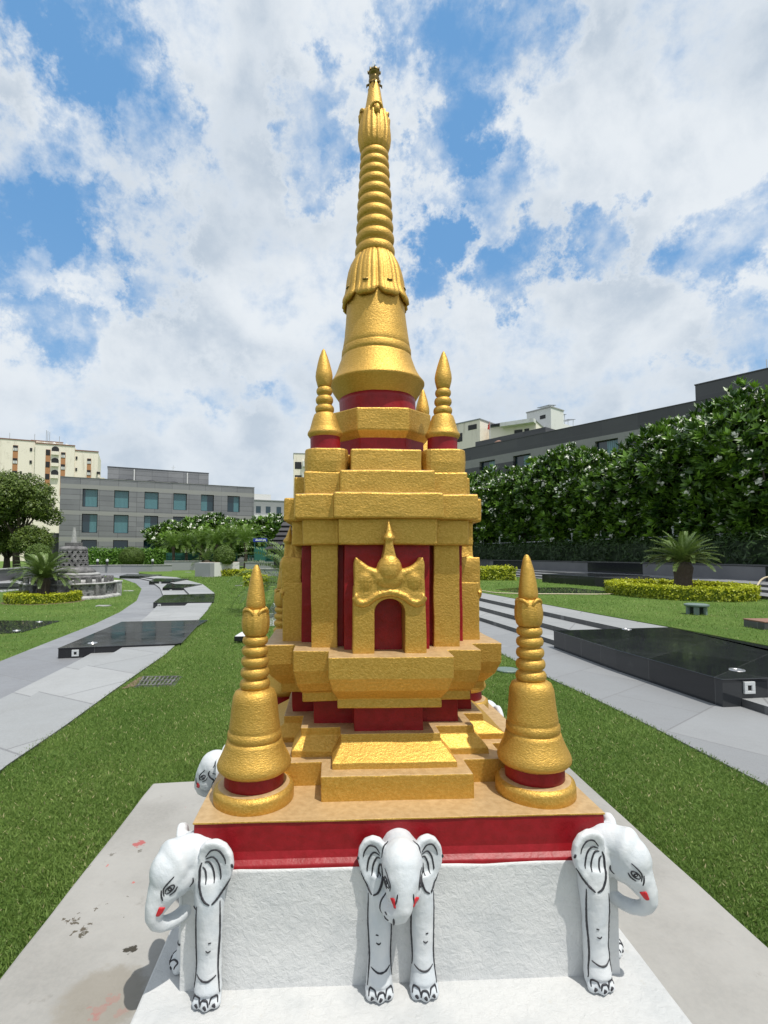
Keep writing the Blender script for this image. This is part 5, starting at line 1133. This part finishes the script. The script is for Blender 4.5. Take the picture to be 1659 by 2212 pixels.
def green_fence(label, px0, px1, Z0, Z1, z0, h, nb=6, mt=GREENM, netted=False):
    a, b = on_px(px0, Z0), on_px(px1, Z1); t = thing('green_fence', label, 'fence', (a.x, a.y, z0), 'dark green metal fences in the far garden'); d = (b-a).normalized(); n_ = Vector((-d.y, d.x)); L_ = (b-a).length
    k = max(2, int(L_/1.6))
    for i in range(k+1): q = a+d*(L_*i/k); m = MB(); m.prism([q-d*.05, q+d*.05, q+d*.05+n_*.1, q-d*.05+n_*.1], z0-.2, z0+h); m.build('post', mt, t)
    for i in range(nb): z = z0+h*(.08+.88*i/(nb-1)); m = MB(); m.prism([a-n_*.03, b-n_*.03, b-n_*.005, a-n_*.005], z-.04, z+.04); m.build('rail', mt, t)
    if netted: m = MB(); m.prism([a+n_*.105, b+n_*.105, b+n_*.115, a+n_*.115], z0, z0+h*.93); m.build('net', NET, t)
green_fence('dark green slatted fence with shade net behind the small palms', 360, 512, 52, 52.5, .3, 1.35, 6, netted=True)
green_fence('short dark green slatted fence left of the blue sign gate', 537, 549, 46, 46, .25, 1.15, 6)
green_fence('dark green netted fence between the sign gate and the shrine', 573, 640, 46, 46, .25, 1.2, 5, netted=True)
# gate frame with the blue sign
a, b = on_px(549.5, 45.6), on_px(574, 45.6); t = thing('sign_gate', 'dark green gate frame carrying a small blue sign with white lettering', 'gate', (a.x, a.y, .2)); d = (b-a).normalized(); n_ = Vector((-d.y, d.x))
for q in (a, b): m = MB(); m.prism([q-d*.05, q+d*.05, q+d*.05+n_*.1, q-d*.05+n_*.1], -.1, 2.9); m.build('post', GREENM, t)
m = MB(); m.prism([a+d*.05, b-d*.05, b-d*.05+n_*.06, a+d*.05+n_*.06], .9, 2.05); m.build('gate_panel', NET, t); m = MB(); m.prism([a+d*.05-n_*.01, b-d*.05-n_*.01, b-d*.05+n_*.07, a+d*.05+n_*.07], 2.06, 2.14); m.build('lintel', GREENM, t)
m = MB(); m.prism([a-d*.12-n_*.06, b+d*.12-n_*.06, b+d*.12-n_*.01, a-d*.12-n_*.01], 2.58, 2.92); sg = m.build('sign_board', BLUES, t, bevel=.01)
m = MB(); rs = random.Random(3); x = .10; Lg = (b-a).length
for wi, wn in enumerate((8, 4)):
    for i in range(wn):
        q = a+d*x; hh = rs.choice([.11, .13, .16]); m.prism([q-n_*.072, q+d*.055-n_*.072, q+d*.055-n_*.062, q-n_*.062], 2.68, 2.68+hh); x += .073
    x += .07
m.build('sign_lettering', SIGNW, sg)
# dark tiered stone roof left of the shrine
p = on_px(640, 38); t = thing('stone_pagoda', 'black stone pagoda roof in shrinking tiers just left of the shrine', 'pagoda', (p.x, p.y, 0))
m = MB(); m.loft([[(p.x+x*1.5, p.y+y*1.5, z) for x, y in ((-1, -1), (1, -1), (1, 1), (-1, 1))] for z in (-.1, 1.75)]); m.build('body', DARKPAG, t)
zt = 1.75
for k, (r_, h_) in enumerate(((2.15, .36), (1.85, .34), (1.6, .34), (1.4, .34), (1.22, .36), (1.08, .42), (.95, .5), (.72, .5))):
    m = MB(); m.loft([[(p.x+x*r_, p.y+y*r_, zt+.01) for x, y in ((-1, -1), (1, -1), (1, 1), (-1, 1))], [(p.x+x*r_, p.y+y*r_, zt+.07) for x, y in ((-1, -1), (1, -1), (1, 1), (-1, 1))], [(p.x+x*r_*.80, p.y+y*r_*.80, zt+h_) for x, y in ((-1, -1), (1, -1), (1, 1), (-1, 1))]]); m.build('roof_tier', DARKPAG, t, bevel=.01); zt += h_

# ================================================================== buildings
def local_thing(name, label, cat, xy, ang, z=0): 
    return thing(name, label, cat, (xy[0], xy[1], z), rz=ang, world_parts=False)
def window(parent, x0, x1, z0, z1, ydepth, curtain=0, frame=.07, mt=GLASS):
    m = MB(); y = ydepth
    for b_ in ((x0, x1, z1-frame, z1), (x0, x1, z0, z0+frame), (x0, x0+frame, z0+frame, z1-frame), (x1-frame, x1, z0+frame, z1-frame)): m.box(b_[0], b_[1], y-.06, y+.02, b_[2], b_[3])
    w_ = m.build('window', DARK, parent)
    m = MB(); m.box(x0+frame, x1-frame, y-.02, y-.012, z0+frame, z1-frame); m.build('pane', mt, w_)
    if curtain: m = MB(); c0 = x0+frame+(x1-x0-2*frame)*(1-curtain if curtain > 0 else 0); c1 = x1-frame if curtain > 0 else x0+frame+(x1-x0-2*frame)*(-curtain); m.box(c0, c1, y-.028, y-.022, z0+frame, z1-frame); m.build('curtain', CURT, w_)
    m = MB(); m.box(x0-.02, x1+.02, y-.20, y-.065, z0-.10, z0+.02); m.build('sill', STONE_P, w_)
    return w_
def clad_building(label, A, B, H, depth, rows, wins, wmat, curtains, capz=.06):
    """rows: (z0, z1) window rows; wins: (x0, x1) openings along the front"""
    d = (B-A); L_ = d.length; ang = math.atan2(d.y, d.x); t = local_thing('building', label, 'building', A, ang)
    m = MB(); T = .42; zs = [-.5]
    for (z0, z1) in rows: m.box(0, L_, 0, T, zs[-1], z0); zs.append(z1)
    m.box(0, L_, 0, T, zs[-1], H)
    for (z0, z1) in rows:
        xs = [0]
        for (x0, x1) in wins: m.box(xs[-1], x0, .002, T, z0+.001, z1-.001); xs.append(x1)
        m.box(xs[-1], L_, .002, T, z0+.001, z1-.001)
    m.box(0, T, T+.001, depth, -.5, H); m.box(L_-T, L_, T+.001, depth, -.5, H); m.box(T, L_-T, depth-T, depth, -.5, H)
    m.box(T+.01, L_-T-.01, T+.01, depth-T-.01, H-1.0, H-.7)
    m.build('wall', wmat, t)
    m = MB(); m.box(-.04, L_+.04, -.04, T+.02, H+.003, H+capz); m.box(-.04, T, T+.021, depth, H+.003, H+capz); m.box(L_-T, L_+.04, T+.021, depth, H+.003, H+capz); m.build('parapet_cap', STONE_D, t)
    m = MB(); m.box(T+.05, L_-T-.05, T+.32, T+.36, 0, H-1.01); m.build('interior_dark', DARK, t)
    i = 0
    for (z0, z1) in rows:
        for (x0, x1) in wins: window(t, x0, x1, z0, z1, T-.05, curtains[i % len(curtains)]); i += 1
    return t, L_
A = on_px(126, 60); B = on_px(548, 70)
wins = [(2.35+3.47*i, 2.35+3.47*i+1.68) for i in range(6)]
tL, LL = clad_building('long three storey grey stone building with square windows at the left', A, B, 10.75, 14, [(.9, 3.25), (4.1, 6.4), (7.25, 9.45)], wins, STONE_L, [0, 0, 0, 0, 0, 0, .5, .98, -.45, 0, 0, 0, .85, 1, 1, 1, -.5, .45])
m = MB(); m.box(4.9, 18.2, 6.5, 12.5, 10.0, 13.35); ph = m.build('penthouse', STONE_L, tL); m = MB(); m.box(4.85, 18.25, 6.45, 12.55, 13.353, 13.42); m.build('penthouse_cap', STONE_D, tL); m = MB(); m.box(6.6, 9.4, 8, 11, 13.425, 13.65); m.build('roof_hatch', PALE, tL)
for x_ in (8.2, 15.2): m = MB(); m.tube([(x_, 6.40, 10.8), (x_, 6.40, 13.2)], .09, 8); m.build('downpipe', WREND, tL)
for x_ in (7.6, 10.3, 13.2):
    m = MB(); m.lathe([(.95, 10.2), (.95, 10.95), (.85, 11.25), (.4, 11.45), (.3, 11.5)], 20, (x_, 4.2)); m.build('water_tank', DARK, tL)
m = MB(); m.tube([(13.5, 9, 13.4), (13.5, 9, 14.6)], .03, 6); m.tube([(13.2, 9, 14.2), (13.8, 9, 14.3)], .02, 6); m.build('antenna', LIGHTG, tL)
tW = local_thing('building', 'dark end wing of the grey stone building behind the broadleaf tree', 'building', on_px(101, 66), math.atan2((B-A).y, (B-A).x)); m = MB(); m.box(0, 1.6, 0, 8, -.5, 4.2); m.build('wall', STONE_D, tW); m = MB(); m.box(-.05, 1.65, -.05, 8.05, 4.203, 4.28); m.build('parapet_cap', STONE_D, tW)
# right building
A2 = on_px(996, 50.8); B2 = on_px(1550, 33.7); d2 = (B2-A2).normalized(); A2x = A2-d2*9
wr = [(9+21.8*f0, 9+21.8*f1) for f0, f1 in ((-.065, .018), (.110, .193), (.284, .367), (.459, .541), (.632, .714), (.807, .889))]; wr = [(1.6, 3.4)]+wr
tR, LR = clad_building('long dark stone building behind the right frangipani trees', A2x, B2, 12.0, 14, [(1.0, 3.2), (4.7, 6.9), (8.3, 10.45)], wr, STONE_D, [0, .55, .5, .5, .5, .55, .5])
m = MB(); m.box(7.0, 15.5, 5.0, 12, 11.2, 13.9); m.build('roof_room', STONE_D, tR); m = MB(); m.lathe([(.5, 12.0), (.5, 12.2), (.35, 12.5), (.1, 12.62)], 16, (12.5, 1.6)); m.build('roof_vent', TERRA, tR)
m = MB(); m.tube([(7.6, 1, 12), (7.6, 1, 12.6)], .03, 6); m.ball((7.6, .9, 12.7), (.22, .12, .22), 10, 6); m.build('satellite_dish', WREND, tR)
A3 = on_px(1514, 38.5); t3 = local_thing('building', 'taller dark stone block rising at the right edge above the frangipani', 'building', A3, math.atan2(d2.y, d2.x)); m = MB(); m.box(0, 18, 0, 12, -.5, 14.5); m.build('wall', STONE_D, t3); m = MB(); m.box(-.05, 18.05, -.05, 12.05, 14.503, 14.58); m.build('parapet_cap', STONE_D, t3)
m = MB(); m.tube([(4.2, 1, 14.5), (4.2, 1, 15.5)], .03, 6); m.build('antenna', LIGHTG, t3)
# cream apartment block far left
KA = .0218; A4 = on_px(-45, 121); B4 = on_px(206, 131); t4 = local_thing('apartment_building', 'stained cream apartment block with terracotta window strips at the far left', 'building', A4, math.atan2((B4-A4).y, (B4-A4).x)); LB = (B4-A4).length
sx_ = LB/(1080+236); X_ = lambda X: (X+236)*sx_
Z_ = lambda Y: 33.6-Y*.0226
def facbox(m, X0, X1, Y0, Y1, y0, y1): m.box(X_(X0), X_(X1), y0, y1, Z_(Y1), Z_(Y0))
m = MB(); facbox(m, -236, 335, 165, 1600, .6, 14); facbox(m, 335.5, 795, 190, 1600, 0, 14); facbox(m, 795.5, 1080, 232, 1600, .9, 14); facbox(m, 245, 620, 120, 175, 5, 12); facbox(m, 1080.5, 1165, 520, 1600, 1.8, 12); m.build('wall', CREAM, t4)
m = MB(); m.box(X_(-240), X_(338), .5, .75, Z_(165), Z_(153)); m.box(X_(330), X_(800), -.15, .2, Z_(190), Z_(178)); m.box(X_(796), X_(1086), .75, 1.1, Z_(232), Z_(220)); m.box(X_(240), X_(626), 4.9, 5.2, Z_(120), Z_(110)); m.build('roof_edge', TERRA, t4)
def apt_win(X0, X1, Y0, Y1, yd, white=False):
    m = MB(); facbox(m, X0, X1, Y0, Y1, yd-.12, yd+.02); w_ = m.build('window', DARK, t4)
    if white:
        m = MB(); w3 = (X1-X0); 
        for f0, f1 in ((.05, .30), (.38, .62), (.70, .95)): facbox(m, X0+w3*f0, X0+w3*f1, Y0+(Y1-Y0)*.45, Y1-3, yd-.17, yd-.125)
        m.build('sash', WREND, w_)
for X0, X1, y0_, y1_, yd in ((80, 137, 222, 620, .6), (456, 512, 248, 700, 0), (634, 688, 268, 760, 0), (945, 996, 312, 760, .9), (-150, -95, 222, 620, .6)):
    m = MB(); facbox(m, X0, X1, y0_, y1_, yd-.06, yd+.01); m.build('spandrel_strip', ORANGE, t4)
for X0, X1, ys, yd, wh in ((82, 135, (225, 366, 505), .6, 1), (459, 507, (250, 386, 522), 0, 0), (637, 685, (270, 405, 538), 0, 1), (947, 993, (314, 446, 572), .9, 1), (270, 297, (240, 380, 516), .6, 0), (805, 827, (298, 430, 556), .9, 0), (165, 188, (506,), .6, 0), (884, 906, (562,), .9, 0), (-148, -97, (225, 366, 505), .6, 1)):
    for j, Y in enumerate(ys): apt_win(X0, X1, Y, Y+(62 if X1-X0 > 35 else 36), yd, wh)
for Y in (207, 337, 472):
    m = MB(); pts = [(X_(525), Z_(Y+66)), (X_(610), Z_(Y+66)), (X_(610), Z_(Y+30))]+[(X_(567.5)+42.5*sx_*math.cos(a), Z_(Y+30)+.65*math.sin(a)) for a in np.linspace(.2, math.pi-.2, 8)]+[(X_(525), Z_(Y+30))]
    prism_y(m, pts, -.14, .01); b_ = m.build('arched_balcony', DARK, t4); m = MB(); m.box(X_(523), X_(612), -.55, -.15, Z_(Y+98), Z_(Y+60)); m.build('balcony_front', CREAM, b_)
m = MB()
for X, y0_, hh in ((5, 140, 1.8), (292, 120, 1.6), (428, 110, 2.6), (446, 110, 2.4), (468, 110, 2.2), (586, 120, 1.5)): m.tube([(X_(X), 4, Z_(y0_+20)), (X_(X), 4, Z_(y0_)+hh)], .06, 5)
m.build('roof_aerials', GREYR, t4)
m = MB(); rs = random.Random(4)
for k in range(14): X = rs.uniform(360, 720); m.ball((X_(X), 3+rs.random()*2, Z_(182)+.4), (.5, .3, rs.uniform(.3, .7)), 8, 5)
m.build('rooftop_clutter', WREND, t4)
m = MB(); facbox(m, 1068, 1110, 462, 486, .3, 2.0); m.build('awning', DARK, t4)
# generic far blocks
def far_block(label, px0, px1, py, Z0, Z1, mt, wins=(), depth=8, steps=()):
    a, b = on_px(px0, Z0), on_px(px1, Z1); d = b-a; L_ = d.length; H = 1.414+(1198.6-py)/1092*Z0; t = local_thing('building', label, 'building', a, math.atan2(d.y, d.x))
    m = MB(); m.box(0, L_, 0, depth, -.5, H); m.build('wall', mt, t); m = MB(); m.box(-.1, L_+.1, -.1, depth+.1, H+.003, H+.18); m.build('roof_edge', GREYR if mt is not WREND else PALE, t)
    for (u0, u1, v0, v1) in wins: m = MB(); m.box(u0*L_, u1*L_, -.05, .02, H-v1, H-v0); m.build('window', DARK if mt is not GREYR else GLASS, t)
    for (u0, u1, v0, v1, dp, mm) in steps: m = MB(); m.box(u0*L_, u1*L_, -dp, -.003, H-v1, H-v0); m.build('balcony', mm, t)
    return t, L_, H
t5, L5, H5 = far_block('pale grey office block with ribbon balconies behind the far frangipani', 540, 618, 1080, 105, 108, GREYR, [(.15, .28, 1.2, 2.6), (.42, .55, 1.2, 2.6), (.72, .85, 1.2, 2.6), (.05, .95, 4.6, 6.0), (.05, .55, 7.6, 9.0)], 9, [(.0, .98, 3.1, 4.3, 1.2, WREND), (.0, .55, 6.4, 7.3, 1.6, WREND), (.55, .9, 6.3, 9.2, 2.2, WREND)])
m = MB(); m.box(.0, L5*.62, 2, 7, H5+.19, H5+1.6); m.build('roof_room', WREND, t5)
far_block('narrow beige tower block just left of the gold tower', 633, 690, 978, 150, 151, CREAM, [(.05, .30, 2.5+4*k, 4.6+4*k) for k in range(6)], 9, [(.34, .5, 2.3+4*k, 4.0+4*k, 1, WREND) for k in range(6)])
far_block('beige rooftop building right of the upper finials', 975, 1040, 917, 84, 80, CREAM, [(.25, .42, 1.6, 3.0), (.62, .9, .6, 1.4)], 8)
t6, L6, H6 = far_block('white cubic apartment block with solar panels on its roof', 1143, 1196, 889, 84, 80.5, WREND, [(.56, .78, 1.0, 1.6), (.60, .84, 4.6, 5.2), (.06, .22, 3.6, 5.3), (.24, .36, 3.8, 5.4)], 3.8)
m = MB(); m.box(1.0, L6-.2, 3.81, 8.4, 0, H6-2.0); m.build('rear_wing', WREND, t6); m = MB(); m.box(L6-.19, L6+.7, 4.1, 8.6, H6-4.2, H6-3.6); m.build('wing_balcony', PALE, t6)
for k, (y_, z_, w_) in enumerate(((.3, H6+.2, 2.2), (4.1, H6-.7, 1.5), (6.2, H6-1.2, 2.3))):
    M = Matrix.Translation((L6-1.6, y_, z_+.35)) @ Matrix.Rotation(.16, 4, 'X'); m = MB(); m.box(-1.1, 1.1, 0, w_, -.03, .03, 0, M); s_ = m.build('solar_panel', BLK, t6); m = MB(); m.tube([(L6-.7, y_+w_*.8, z_-1.6), (L6-.7, y_+w_*.8, z_+.6)], .05, 5); m.tube([(L6-.7, y_+.2, z_-1.6), (L6-.7, y_+.2, z_+.35)], .05, 5); m.build('panel_leg', LIGHTG, s_)
t7, L7, H7 = far_block('low cream building with a long dark roof left of the white block', 1060, 1163, 922, 80, 76, CREAM, [(.55, .72, .9, 2.2), (.76, .86, .9, 2.2)], 7, [(.30, 1.0, -.25, .35, 1.4, WREND)])
m = MB(); m.box(0, L7*.85, -.6, 5, H7+.2, H7+.42); m.build('lean_to_roof', BLK, t7)
p = on_px(1062, 62); t8 = thing('flagpole', 'thin rooftop flagpole with a small red pennant above the dark building', 'flag', (p.x, p.y, 13)); m = MB(); m.tube([(p.x, p.y, 11), (p.x, p.y, 18.0)], .035, 6); m.build('pole', LIGHTG, t8)
m = MB(); m.loft([[(p.x-.02, p.y-.012, 16.9), (p.x+.02, p.y+.012, 16.9), (p.x-.28, p.y+.1, 17.0), (p.x-.32, p.y+.06, 17.0)], [(p.x-.02, p.y-.012, 18.0), (p.x+.02, p.y+.012, 18.0), (p.x-.02, p.y+.03, 17.9), (p.x-.06, p.y+.0, 17.9)]]); m.build('pennant', FLAGM, t8)
for o in bpy.data.objects:
    if 'flat' in o: del o['flat']
